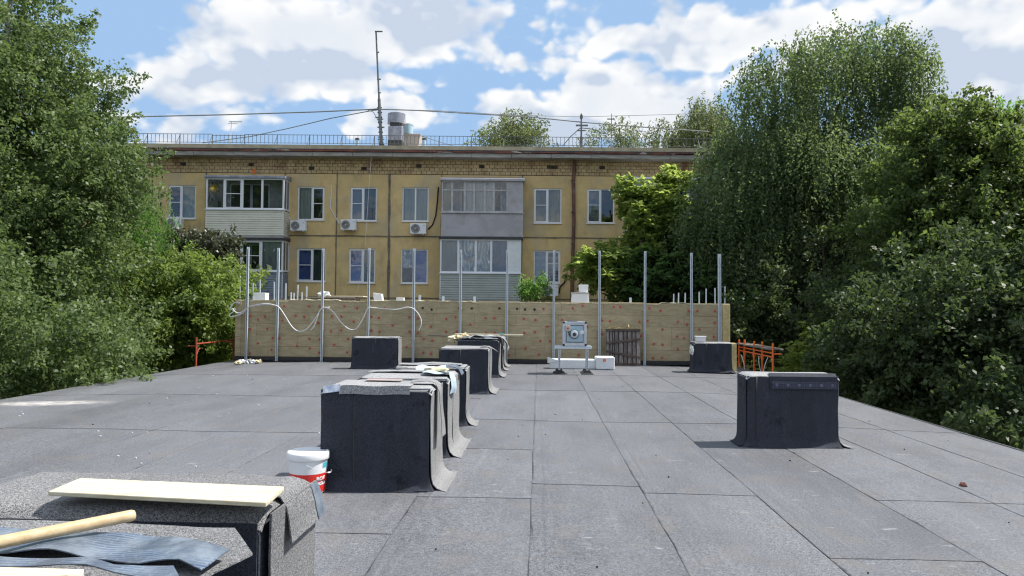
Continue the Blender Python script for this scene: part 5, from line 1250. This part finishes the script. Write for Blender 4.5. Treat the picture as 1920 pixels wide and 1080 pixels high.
def wbox(x0, x1, y0, y1, off, dep, name, mt, parent, taper=0, cyl=False, top=0):
    u0, u1, a, c = rect(x0, x1, y0, y1, off)
    if cyl: r_ = (u1 - u0) / 2; return MB().lathe([(r_, a), (r_ * (1 + top), c)], c=((u0 + u1) / 2, off + dep / 2, 0), seg=20).build(name, mt, parent, smooth=40)
    e = taper
    vs = [(u0, off, a), (u1, off, a), (u1, off + dep, a), (u0, off + dep, a), (u0 - e, off, c), (u1 + e, off, c), (u1 + e, off + dep, c), (u0 - e, off + dep, c)]
    return MB().add(vs, [(0, 3, 2, 1), (4, 5, 6, 7), (0, 1, 5, 4), (1, 2, 6, 5), (2, 3, 7, 6), (3, 0, 4, 7)]).build(name, mt, parent, bevel=.02)
st = empty('chimney_stack', B0, YAW, label='weathered zinc chimney stack with a wide drum cap', cat='chimney')
wbox(727.5, 753, 236, 275, 1.0, .6, 'shaft', MT['sheetmetal'], st); wbox(724, 758, 210, 229, 1.0, .8, 'drum_cap', MT['sheetmetal'], st, cyl=True, top=-.01); wbox(731, 750, 228, 237, 1.05, .5, 'neck', MT['darkmetal'], st)
wbox(727, 753.5, 262, 276, .99, .62, 'dark_base', MT['darkmetal'], st)
st = empty('chimney_stack', B0, YAW, label='pale blue round stack on a flared rendered base', cat='chimney')
wbox(756, 784, 250, 274, 2.0, .8, 'base', mat('pale_render', (.50, .44, .42), (.42, .38, .36)), st, taper=.13); wbox(753.5, 773.5, 233, 250, 2.0, .45, 'round_stack', MT['bluemetal'], st, cyl=True); wbox(752.5, 774.5, 231.5, 234, 2.0, .5, 'rim', MT['bluemetal'], st, cyl=True)
for x, lb in ((669, 'small green-grey vent pipe between the aerial and the tall mast'), (795, 'small vent pipe right of the flared chimney base')):
    st = empty('vent_pipe', B0, YAW, label=lb, cat='vent pipe'); wbox(x - 3, x + 3, 262, 274, 1.2, .14, 'pipe', MT['bluemetal'], st, cyl=True); wbox(x - 4, x + 4, 258.5, 262, 1.2, .18, 'cap', MT['darkmetal'], st, cyl=True)
def cable(P, off, r, label, key='darkmetal'):
    w = []
    for i in range(len(P) - 1):
        for k in range(5): f = k / 5; w.append((P[i][0] * (1 - f) + P[i + 1][0] * f, P[i][1] * (1 - f) + P[i + 1][1] * f))
    w.append(P[-1]); pts = []
    for x, y in w: u, z = FP(x, y, off); pts.append(wpt(u, off, z))
    o = MB().tube(pts, r, 5).build('overhead_cable', MT[key], None); tag(o, label, 'cable')
cable([(120, 221), (255, 219), (430, 215), (590, 210), (700, 205), (712, 204)], 1.0, .030, 'long dark cable running from the left to the tall mast', 'rail')
cable([(380, 268), (470, 256), (540, 241), (620, 222), (700, 207), (711, 206)], 1.0, .022, 'slack cable dropping from the tall mast to the left roof edge', 'rail')
cable([(714, 205), (780, 207), (900, 214), (1000, 220), (1088, 229), (1200, 238), (1330, 247)], 1.0, .026, 'dark cable from the tall mast past the short wire post', 'rail')
cable([(740, 205), (830, 208), (960, 216), (1090, 219), (1250, 215), (1330, 212)], 4.0, .012, 'faint thin upper cable above the short wire post', 'rail')
cable([(1090, 240), (1110, 242), (1130, 250), (1144, 252)], 1.0, .02, 'slack loop of cable to the right of the short post', 'rail')
cable([(1055, 274), (1068, 258), (1088, 240)], 1.0, .02, 'cable slanting down to the left of the short post', 'rail')
cable([(1148, 252), (1175, 247), (1200, 245), (1216, 249)], 4.0, .014, 'thin cable beyond the faint treetops', 'rail')
cable([(688, 206), (700, 210), (709, 226), (712, 240)], 1.0, .014, 'drooping lead down the left side of the tall mast', 'rail')
cable([(750, 247), (790, 255), (830, 268), (850, 274)], 2.5, .014, 'thin cable slanting right from the blue stack', 'rail')
# washing line poles of bamboo and a light ladder rope on the wall
cable([(697, 285), (692, 350), (684, 470), (676, 520), (668, 556)], -.5, .008, 'thin pale line hanging down the facade to the boards', 'foam')

# ------------------------------------------------------------------ trees
def leafmat(name, c1, c2, trans=0.45, rough=0.5, tc=None, tw=0.5, spec=0.3):
    m = bpy.data.materials.new(name); m.use_nodes = True; t = m.node_tree; bs = t.nodes['Principled BSDF']; out = [n for n in t.nodes if n.type == 'OUTPUT_MATERIAL'][0]
    at = t.nodes.new('ShaderNodeAttribute'); at.attribute_name = 'tint'
    f = at.outputs['Fac']
    c = MIXC(t, f, c1, c2)
    t.links.new(c, bs.inputs['Base Color']); bs.inputs['Roughness'].default_value = rough; bs.inputs['Specular IOR Level'].default_value = spec
    tr = t.nodes.new('ShaderNodeBsdfTranslucent')
    tcol = tc or tuple(min(1, x * k) for x, k in zip(c2, (2.4, 2.1, 0.9)))
    t.links.new(MIXC(t, f, tuple(x * .8 for x in tcol), tcol), tr.inputs[0])
    mx = N(t, 'ShaderNodeMixShader', i_0=tw, i_1=bs.outputs[0], i_2=tr.outputs[0]); t.links.new(mx.outputs[0], out.inputs[0])
    return m
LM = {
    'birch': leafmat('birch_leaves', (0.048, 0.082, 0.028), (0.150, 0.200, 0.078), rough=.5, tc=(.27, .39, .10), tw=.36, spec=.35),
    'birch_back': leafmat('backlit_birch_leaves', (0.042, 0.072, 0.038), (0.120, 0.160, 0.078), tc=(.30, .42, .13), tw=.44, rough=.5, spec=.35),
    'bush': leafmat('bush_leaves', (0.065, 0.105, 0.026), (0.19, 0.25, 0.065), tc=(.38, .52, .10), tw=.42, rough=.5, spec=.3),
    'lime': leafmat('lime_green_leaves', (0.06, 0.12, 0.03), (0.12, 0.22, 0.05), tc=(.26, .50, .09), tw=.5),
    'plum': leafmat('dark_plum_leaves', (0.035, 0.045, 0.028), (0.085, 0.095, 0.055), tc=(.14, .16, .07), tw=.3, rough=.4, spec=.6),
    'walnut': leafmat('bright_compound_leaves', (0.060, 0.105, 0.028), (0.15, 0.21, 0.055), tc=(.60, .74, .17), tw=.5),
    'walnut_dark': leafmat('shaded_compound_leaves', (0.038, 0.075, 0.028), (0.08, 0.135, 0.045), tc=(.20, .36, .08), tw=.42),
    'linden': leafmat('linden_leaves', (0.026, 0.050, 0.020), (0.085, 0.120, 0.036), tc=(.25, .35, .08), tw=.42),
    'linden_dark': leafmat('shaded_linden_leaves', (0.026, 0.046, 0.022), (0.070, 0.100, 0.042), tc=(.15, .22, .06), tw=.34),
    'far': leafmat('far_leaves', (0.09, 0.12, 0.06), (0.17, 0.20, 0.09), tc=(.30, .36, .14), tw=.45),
    'fruit': leafmat('rowan_fruit', (0.20, 0.05, 0.02), (0.30, 0.09, 0.03), tw=.1),
}
RG = np.random.default_rng(42)
def nrm(a): return a / np.maximum(np.linalg.norm(a, axis=-1, keepdims=True), 1e-9)
def leaf_object(name, P, Ax, Nn, ln, wd, tint, m, parent, off):
    """rhombic leaves: base point, long axis, normal, length, width"""
    n = len(P); Ax = nrm(Ax); S = nrm(np.cross(Ax, Nn)); ln = ln[:, None]; wd = wd[:, None]; Nn2 = nrm(np.cross(S, Ax))
    v = np.empty((n, 4, 3), np.float32)
    v[:, 0] = P; v[:, 1] = P + Ax * ln * .45 + S * wd * .5 + Nn2 * ln * .07; v[:, 2] = P + Ax * ln; v[:, 3] = P + Ax * ln * .45 - S * wd * .5 + Nn2 * ln * .07
    v -= np.array(off, np.float32)
    me = bpy.data.meshes.new(name); me.vertices.add(n * 4); me.vertices.foreach_set('co', v.reshape(-1))
    me.loops.add(n * 4); me.loops.foreach_set('vertex_index', np.arange(n * 4, dtype=np.int32))
    me.polygons.add(n); me.polygons.foreach_set('loop_start', np.arange(0, n * 4, 4, dtype=np.int32))
    a = me.attributes.new('tint', 'FLOAT', 'FACE'); a.data.foreach_set('value', np.clip(tint, 0, 1).astype(np.float32))
    me.materials.append(m); me.update(calc_edges=True); me.validate() if False else None
    o = bpy.data.objects.new(name, me); COL.objects.link(o); o.parent = parent; return o
def nz(v, s=1.0):
    """cheap smooth pseudo noise on (n,3) points, about -1..1"""
    x, y, z = (v * s).T
    return (np.sin(1.7 * x + 2.3 * np.sin(1.1 * y + .5)) + np.sin(1.9 * y + 2.1 * np.sin(1.3 * z + 1.7)) + np.sin(2.1 * z + 1.9 * np.sin(.9 * x + 2.9))) / 3
def tree(name, label, cat, base, lobes, n, style='clump', m='bush', leaf=(.09, .055), rc=.45, per=90, trunk=.16, bark='bark', limbs=9, droop=1.6, shell=.38, group=None, bump=.28, kind_up=.25, gaps=0.0, bumps=1.0, dens_z=None, trunk_top=None):
    g_ = RG
    base = Vector(base); t = empty(name, base, label=label, cat=cat, group=group)
    L = np.array(lobes, float); wts = (L[:, 3] * L[:, 4] * L[:, 5]) ** .75
    if L.shape[1] > 6: wts = wts * L[:, 6]
    wts /= wts.sum(); nc = max(4, int(n / per))
    li = g_.choice(len(L), nc, p=wts); d = nrm(g_.normal(size=(nc, 3)))
    r = g_.random(nc) ** shell
    r = r * (1 + bump * nz(d * 2.6 * bumps + li[:, None] * 3.1) + bump * .5 * nz(d * 7 * bumps + li[:, None]))
    C = L[li, :3] + d * L[li, 3:6] * r[:, None]
    if gaps > 0:
        keep = nz(C * .55 + 5.0, 1.6) + .5 * nz(C, 3.7) > -1 + gaps * 2 - .55
        C = C[keep]; d = d[keep]; nc = len(C)
    ctint = g_.normal(.5, .28 if style == 'droop' else .22, nc)
    if style == 'clump':
        k = per; idx = np.repeat(np.arange(nc), k)
        q = g_.normal(size=(nc * k, 3)) * np.array([rc, rc, rc * .55])
        # a third of each clump strings out along short shoots
        sh = nrm(d + g_.normal(size=(nc, 3)) * .6 + np.array([0, 0, .25])); tt = g_.random(nc * k) * rc * 2.6
        isS = g_.random(nc * k) < .38; q[isS] = sh[idx[isS]] * tt[isS][:, None] + g_.normal(size=(isS.sum(), 3)) * rc * .14
        P = C[idx] + q; Ax = g_.normal(size=P.shape) + q / rc * .4 + np.array([0, 0, -.35]); Nn = g_.normal(size=P.shape) + np.array([0, 0, kind_up * 4])
    elif style == 'spray':
        k = per; idx = np.repeat(np.arange(nc), k); ax_ = nrm(d * .9 + np.array([0, 0, .45]) + g_.normal(size=(nc, 3)) * .45)
        tt = g_.beta(1.5, 1.3, nc * k) * 2 - .8
        rad = rc * (.50 - .34 * np.clip(tt, 0, 1.2))
        P = C[idx] + ax_[idx] * (tt * rc * 2.3)[:, None] + g_.normal(size=(nc * k, 3)) * rad[:, None]
        P[:, 2] -= rc * .5 * np.clip(tt, 0, 1.2) ** 2
        Ax = g_.normal(size=P.shape) * .8 + ax_[idx] * .3 + np.array([0, 0, -.55]); Nn = g_.normal(size=P.shape) + np.array([.3, 0, kind_up * 3]); isS = tt > .55
    elif style == 'droop':
        ks = max(3, per // 22); ns = nc * ks; ci = np.repeat(np.arange(nc), ks)
        S0 = C[ci] + g_.normal(size=(ns, 3)) * np.array([rc, rc, rc * .7]); out = nrm(d[ci] * np.array([1, 1, .2]) + g_.normal(size=(ns, 3)) * .5)
        Ls = droop * g_.uniform(.35, 1.15, ns); nl = 22; s = (np.arange(nl) + .5) / nl
        sway = g_.normal(size=(ns, 3)) * np.array([.10, .10, 0])
        P = S0[:, None, :] + out[:, None, :] * (np.sqrt(s)[None, :, None] * (.28 * Ls)[:, None, None]) + sway[:, None, :] * s[None, :, None]
        P[:, :, 2] -= (Ls[:, None] * (s[None, :] ** 1.25)); P += g_.normal(size=P.shape) * .045
        P = P.reshape(-1, 3); idx = np.repeat(ci, nl)
        Ax = g_.normal(size=P.shape) * .75 + np.array([0, 0, -.9]); Nn = g_.normal(size=P.shape)
    elif style == 'frond':
        kf = max(3, per // 14); nf = nc * kf; ci = np.repeat(np.arange(nc), kf)
        o0 = C[ci] + g_.normal(size=(nf, 3)) * rc * .35; dr = nrm(d[ci] * .5 + g_.normal(size=(nf, 3)) * np.array([1, 1, .7]) + np.array([0, 0, .25])); FLn = g_.uniform(.28, .55, nf)
        s = np.repeat((np.arange(7) + 1.2) / 8, 2); sg = np.tile([1, -1], 7)
        cr = nrm(np.cross(dr, np.array([0, 0, 1.0]) + g_.normal(size=(nf, 3)) * .2))
        P = o0[:, None, :] + dr[:, None, :] * (s[None, :, None] * FLn[:, None, None]); P[:, :, 2] -= (FLn[:, None] * .35) * s[None, :] ** 2
        Ax = cr[:, None, :] * sg[None, :, None] + dr[:, None, :] * .45 + np.array([0, 0, -.30]) + g_.normal(size=P.shape) * .40
        Nn = np.broadcast_to(np.array([0, 0, 1.0]), P.shape) + g_.normal(size=P.shape) * .65
        P = P.reshape(-1, 3); Ax = Ax.reshape(-1, 3); Nn = Nn.reshape(-1, 3); idx = np.repeat(ci, 14)
    N_ = len(P); ln = leaf[0] * g_.uniform(.7, 1.25, N_); wd = leaf[1] * g_.uniform(.75, 1.2, N_)
    tint = ctint[idx] + g_.normal(0, .20, N_) - .10
    if style in ('clump', 'spray'): tint = tint + .38 * isS
    leaf_object('crown', P, Ax, Nn, ln, wd, tint, LM[m], t, base)
    # trunk and boughs
    top = Vector(np.average(L[:, :3], axis=0, weights=wts)); tz = trunk_top if trunk_top is not None else max(l[2] + l[5] * .6 for l in lobes)
    hx = Vector((top.x - base.x, top.y - base.y, tz - base.z)); pts = []; rr = []
    for k in range(9):
        f = k / 8; p = Vector((hx.x * f ** 1.3, hx.y * f ** 1.3, hx.z * f)); p += Vector((jig(f * 4, base.x, 0, 1, .5), jig(f * 4, base.y, 3, 1, .5), 0)) * min(f * 3, 1)
        pts.append(p); rr.append(trunk * (1.25 - f) * (1.25 if k == 0 else 1))
    MB().tube(pts, rr, 9).build('trunk', MT[bark], t, smooth=50)
    rl = random.Random(int(abs(base.x) * 100) + 7)
    for k in range(limbs):
        q = Vector(C[rl.randrange(len(C))]) - base; f = min(.92, max(.2, (q.z - rl.uniform(.8, 2.5)) / hx.z)); i = min(7, int(f * 8)); st_ = pts[i].lerp(pts[i + 1], f * 8 - i) if f * 8 - i <= 1 else pts[i]
        mid = st_.lerp(q, .5) + Vector((rl.uniform(-.3, .3), rl.uniform(-.3, .3), .35)); r0 = rr[i] * .5
        pa = [st_, st_.lerp(mid, .5) + Vector((0, 0, .08)), mid, mid.lerp(q, .55) + Vector((rl.uniform(-.1, .1), rl.uniform(-.1, .1), .05)), q]
        MB().tube(pa, [r0, r0 * .8, r0 * .55, r0 * .35, r0 * .15], 6).build('bough', MT[bark], t, smooth=50)
    return t
def at(px, py, Y): p = PY(px, py, Y); return (p.x, p.y, p.z)
def lobe(px, py, Y, rx, ry, depth=None, w=1.0):
    """crown lobe from its centre and half sizes in pixels of the photograph, at distance Y"""
    p = PY(px, py, Y); s = Y / FPX; return (p.x, Y, p.z, rx * s, depth if depth else rx * s * .9, ry * s, w)

# left: tall birch and the bushes under it
tree('birch_tree', 'tall silvery birch filling the left edge above the roof', 'tree', (-15.2, 20.5, GZ),
     [lobe(10, 120, 20, 98, 260, 3.1), lobe(60, 300, 20, 165, 240, 3.4), lobe(155, 330, 19.5, 100, 120, 2.2, .9), lobe(222, 300, 20, 52, 65, 1.4, .9), lobe(240, 345, 20, 38, 46, 1.0, .8), lobe(60, 540, 19, 190, 170, 3.2, .9), lobe(-130, 250, 20, 130, 330, 3, .7), lobe(150, 205, 20.5, 40, 60, 1.2, .7), lobe(100, 110, 20.5, 34, 58, 1.1, .6)],
     150000, 'spray', 'birch', (.108, .072), rc=.34, per=135, trunk=.2, bark='birchbark', limbs=16, shell=.40, bump=.22, bumps=1.5)
tree('leafy_bush', 'lower part of the leafy thicket at the left eave of the roof', 'bush', (-12.6, 15.6, GZ),
     [lobe(60, 660, 15.5, 170, 90, 1.8), lobe(-120, 620, 14.5, 150, 140, 2.0), lobe(175, 655, 17.5, 85, 60, 1.5)],
     42000, 'spray', 'birch', (.096, .066), rc=.30, per=115, trunk=.12, limbs=8, shell=.4)
tree('elder_tree', 'bright leafy rowan with reddish fruit clusters beside the insulated wall', 'tree', (-11.4, 23.4, GZ),
     [lobe(335, 570, 24, 120, 70, 1.6), lobe(290, 530, 23.5, 100, 60, 1.6), lobe(385, 535, 23.5, 56, 40, 1.3), lobe(418, 590, 23, 34, 66, 1.0), lobe(240, 640, 22.3, 95, 75, 1.5), lobe(370, 650, 24.2, 80, 70, 1.0), lobe(462, 525, 25.6, 36, 14, .5, .55), lobe(130, 560, 22, 70, 70, 1.4)],
     66000, 'spray', 'bush', (.145, .07), rc=.30, per=80, trunk=.13, limbs=14, shell=.42, bump=.2)
tree('plum_tree', 'dark purplish green tree before the left balcony', 'tree', (-11.3, 26.6, GZ),
     [lobe(388, 472, 26.3, 52, 22, 1.1), lobe(345, 466, 26.3, 36, 18, 1.0), lobe(418, 450, 26, 10, 14, .3, .7)],
     11000, 'spray', 'plum', (.15, .08), rc=.24, per=50, trunk=.1, limbs=8, shell=.45)
tree('larch_tree', 'feathery lime green tree between the birch and the facade', 'tree', (-13.6, 24.5, GZ),
     [lobe(262, 400, 24.5, 40, 60, 1.2), lobe(230, 440, 24.5, 55, 50, 1.3), lobe(275, 440, 24, 35, 40, 1.0)],
     20000, 'droop', 'lime', (.10, .03), rc=.3, per=66, trunk=.1, limbs=6, droop=.6)
# right: weeping birch
tree('birch_tree', 'large weeping birch rising high right of the building', 'tree', (10.6, 27.6, GZ),
     [lobe(1560, 88, 27, 78, 48, 1.8), lobe(1468, 135, 26.6, 62, 42, 1.5), lobe(1418, 118, 26.5, 26, 20, .6, .8), lobe(1650, 95, 27, 60, 45, 1.5), lobe(1700, 128, 27, 42, 42, 1.3), lobe(1718, 220, 27.2, 38, 66, 1.3), lobe(1690, 190, 27, 45, 60, 1.0, .5), lobe(1600, 185, 27, 60, 36, 1.2, .6), lobe(1400, 170, 26.6, 30, 40, .8, .6), lobe(1500, 230, 27, 105, 50, 2.0, .9), lobe(1590, 300, 26.6, 170, 60, 2.4), lobe(1440, 300, 26.4, 90, 70, 2.0), lobe(1390, 400, 26.2, 95, 110, 2.0), lobe(1520, 420, 26.4, 130, 100, 2.4), lobe(1640, 400, 26.8, 90, 80, 2.0), lobe(1350, 280, 27, 40, 42, 1.1, .8), lobe(1345, 440, 26.6, 45, 75, 1.2, .8)],
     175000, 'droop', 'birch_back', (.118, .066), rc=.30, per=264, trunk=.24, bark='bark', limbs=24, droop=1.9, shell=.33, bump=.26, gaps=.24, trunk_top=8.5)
tree('walnut_tree', 'bright green tree with long compound leaves before the right balcony', 'tree', (4.6, 28.6, GZ),
     [lobe(1235, 395, 28, 58, 48, 1.2), lobe(1185, 372, 28, 32, 30, .7, .8), lobe(1265, 350, 28, 32, 30, .8, .9), lobe(1145, 500, 27.6, 58, 36, 1.1), lobe(1110, 505, 27.6, 34, 24, .7, .7), lobe(1210, 470, 28.3, 55, 45, 1.3, .8)],
     21000, 'frond', 'walnut', (.25, .13), rc=.36, per=112, trunk=.13, limbs=14, shell=.45, bump=.25)
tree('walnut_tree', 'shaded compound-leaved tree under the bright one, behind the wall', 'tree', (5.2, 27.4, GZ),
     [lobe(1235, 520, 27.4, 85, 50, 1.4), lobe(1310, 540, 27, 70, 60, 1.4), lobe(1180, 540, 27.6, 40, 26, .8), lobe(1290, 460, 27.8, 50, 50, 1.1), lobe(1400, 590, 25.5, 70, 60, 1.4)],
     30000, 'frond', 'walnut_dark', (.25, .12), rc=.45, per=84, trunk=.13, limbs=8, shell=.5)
tree('linden_tree', 'tall linden with yellowing shoots at the right edge', 'tree', (13.2, 21.5, GZ),
     [lobe(1830, 330, 20.5, 130, 110, 2.4), lobe(1760, 290, 21, 80, 75, 1.6), lobe(1900, 300, 20.5, 80, 75, 1.8), lobe(1810, 460, 20, 150, 110, 2.6), lobe(1700, 420, 20.5, 80, 90, 1.7), lobe(1960, 420, 20, 110, 150, 2.5, .7), lobe(1820, 235, 20.5, 40, 38, .9, .7)],
     92000, 'spray', 'linden', (.13, .088), rc=.36, per=130, trunk=.2, limbs=14, shell=.42, bump=.24, bumps=1.4)
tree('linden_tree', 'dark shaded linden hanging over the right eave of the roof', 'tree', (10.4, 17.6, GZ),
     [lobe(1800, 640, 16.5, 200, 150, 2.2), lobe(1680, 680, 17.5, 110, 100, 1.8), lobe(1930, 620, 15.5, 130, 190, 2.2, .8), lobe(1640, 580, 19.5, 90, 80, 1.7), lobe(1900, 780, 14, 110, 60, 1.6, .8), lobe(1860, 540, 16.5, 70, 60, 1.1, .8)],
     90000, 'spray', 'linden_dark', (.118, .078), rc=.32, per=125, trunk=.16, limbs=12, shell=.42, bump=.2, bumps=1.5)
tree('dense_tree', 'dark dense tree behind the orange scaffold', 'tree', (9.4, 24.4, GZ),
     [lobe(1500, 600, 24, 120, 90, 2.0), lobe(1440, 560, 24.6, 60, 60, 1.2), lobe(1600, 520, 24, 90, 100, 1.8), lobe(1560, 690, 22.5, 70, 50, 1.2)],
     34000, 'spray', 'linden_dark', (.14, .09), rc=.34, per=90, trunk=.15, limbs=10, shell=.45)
tree('sumac_bush', 'bright feathery bush right of the orange scaffold', 'bush', (8.6, 21.6, GZ),
     [lobe(1600, 590, 21.3, 46, 26, .8), lobe(1560, 620, 21.3, 34, 24, .6, .8), lobe(1520, 660, 21, 24, 26, .6, .8), lobe(1505, 690, 20.6, 24, 14, .5, .7)],
     9500, 'frond', 'walnut', (.19, .08), rc=.3, per=42, trunk=.06, limbs=8, shell=.5)
tree('young_tree', 'small fresh green sapling in front of the ribbed balcony', 'tree', (.1, 27.6, GZ),
     [lobe(1003, 545, 27.5, 24, 20, .5), lobe(1012, 530, 27.5, 12, 10, .3, .8), lobe(990, 535, 27.5, 10, 10, .3, .8)],
     1500, 'clump', 'lime', (.12, .06), rc=.15, per=26, trunk=.04, limbs=6)
# beyond the block
tree('far_tree', 'pale treetop showing over the roof left of the short wire post', 'tree', (-1.6, 49, GZ),
     [lobe(962, 262, 49, 62, 34, 2.2), lobe(935, 245, 49, 24, 24, 1.2, .8), lobe(985, 245, 49, 26, 26, 1.2, .8)],
     8000, 'spray', 'far', (.20, .09), rc=.42, per=45, trunk=.2, limbs=8, group=None, bump=.25)
tree('far_tree', 'faint sparse treetops between the two wire posts', 'tree', (6, 52, GZ),
     [lobe(1165, 258, 52, 32, 30, 1.6), lobe(1110, 266, 52, 20, 14, 1.0, .7), lobe(1185, 262, 52, 18, 18, 1.0, .8)],
     2600, 'spray', 'far', (.20, .08), rc=.40, per=30, trunk=.15, limbs=8)
tree('far_tree', 'pale green drooping trees beyond the right end of the roof', 'tree', (11, 47, GZ),
     [lobe(1262, 252, 47, 42, 36, 2.0), lobe(1325, 240, 46, 45, 48, 2.2), lobe(1320, 205, 46, 20, 20, 1.0, .7)],
     15000, 'droop', 'far', (.18, .08), rc=.45, per=88, trunk=.2, limbs=8, droop=1.6)
tree('far_tree', 'bright yellow green crown at the far right behind the linden', 'tree', (18.5, 28, GZ),
     [lobe(1900, 270, 27.5, 70, 45, 2.0), lobe(1850, 300, 27.5, 50, 40, 1.5)],
     18000, 'clump', 'lime', (.15, .10), rc=.4, per=50, trunk=.2, limbs=8)
# thick wood that closes the view low down on both sides
def wood(name, x0, x1, y0, y1, z1, n, label):
    g_ = RG; C = np.stack([g_.uniform(x0, x1, n // 60), g_.uniform(y0, y1, n // 60), g_.uniform(GZ + .5, 1, n // 60)], 1)
    C[:, 2] = GZ + (z1 - GZ) * g_.random(len(C)) ** .7 * (1 + .25 * nz(C, .5))
    idx = np.repeat(np.arange(len(C)), 60); P = C[idx] + g_.normal(size=(len(idx), 3)) * np.array([.6, .6, .4])
    o = leaf_object(name, P, g_.normal(size=P.shape), g_.normal(size=P.shape) + np.array([0, 0, 1]), .26 * g_.uniform(.7, 1.2, len(P)), .18 * g_.uniform(.7, 1.2, len(P)), g_.normal(.5, .25, len(P)), LM['linden_dark'], None, (0, 0, 0))
    o['kind'] = 'stuff'; return o
wood('undergrowth', -34, -11, 24, 31, 2.5, 30000, ''); wood('undergrowth', 8, 36, 24, 31.5, 1.5, 36000, ''); wood('undergrowth', -26, -15, 12, 24, -1.0, 14000, ''); wood('undergrowth', 12, 26, 10, 24, 0.5, 18000, '')
wood('far_wood', -90, -24, 50, 70, 9, 30000, ''); wood('far_wood', 22, 100, 40, 70, 8, 40000, '')
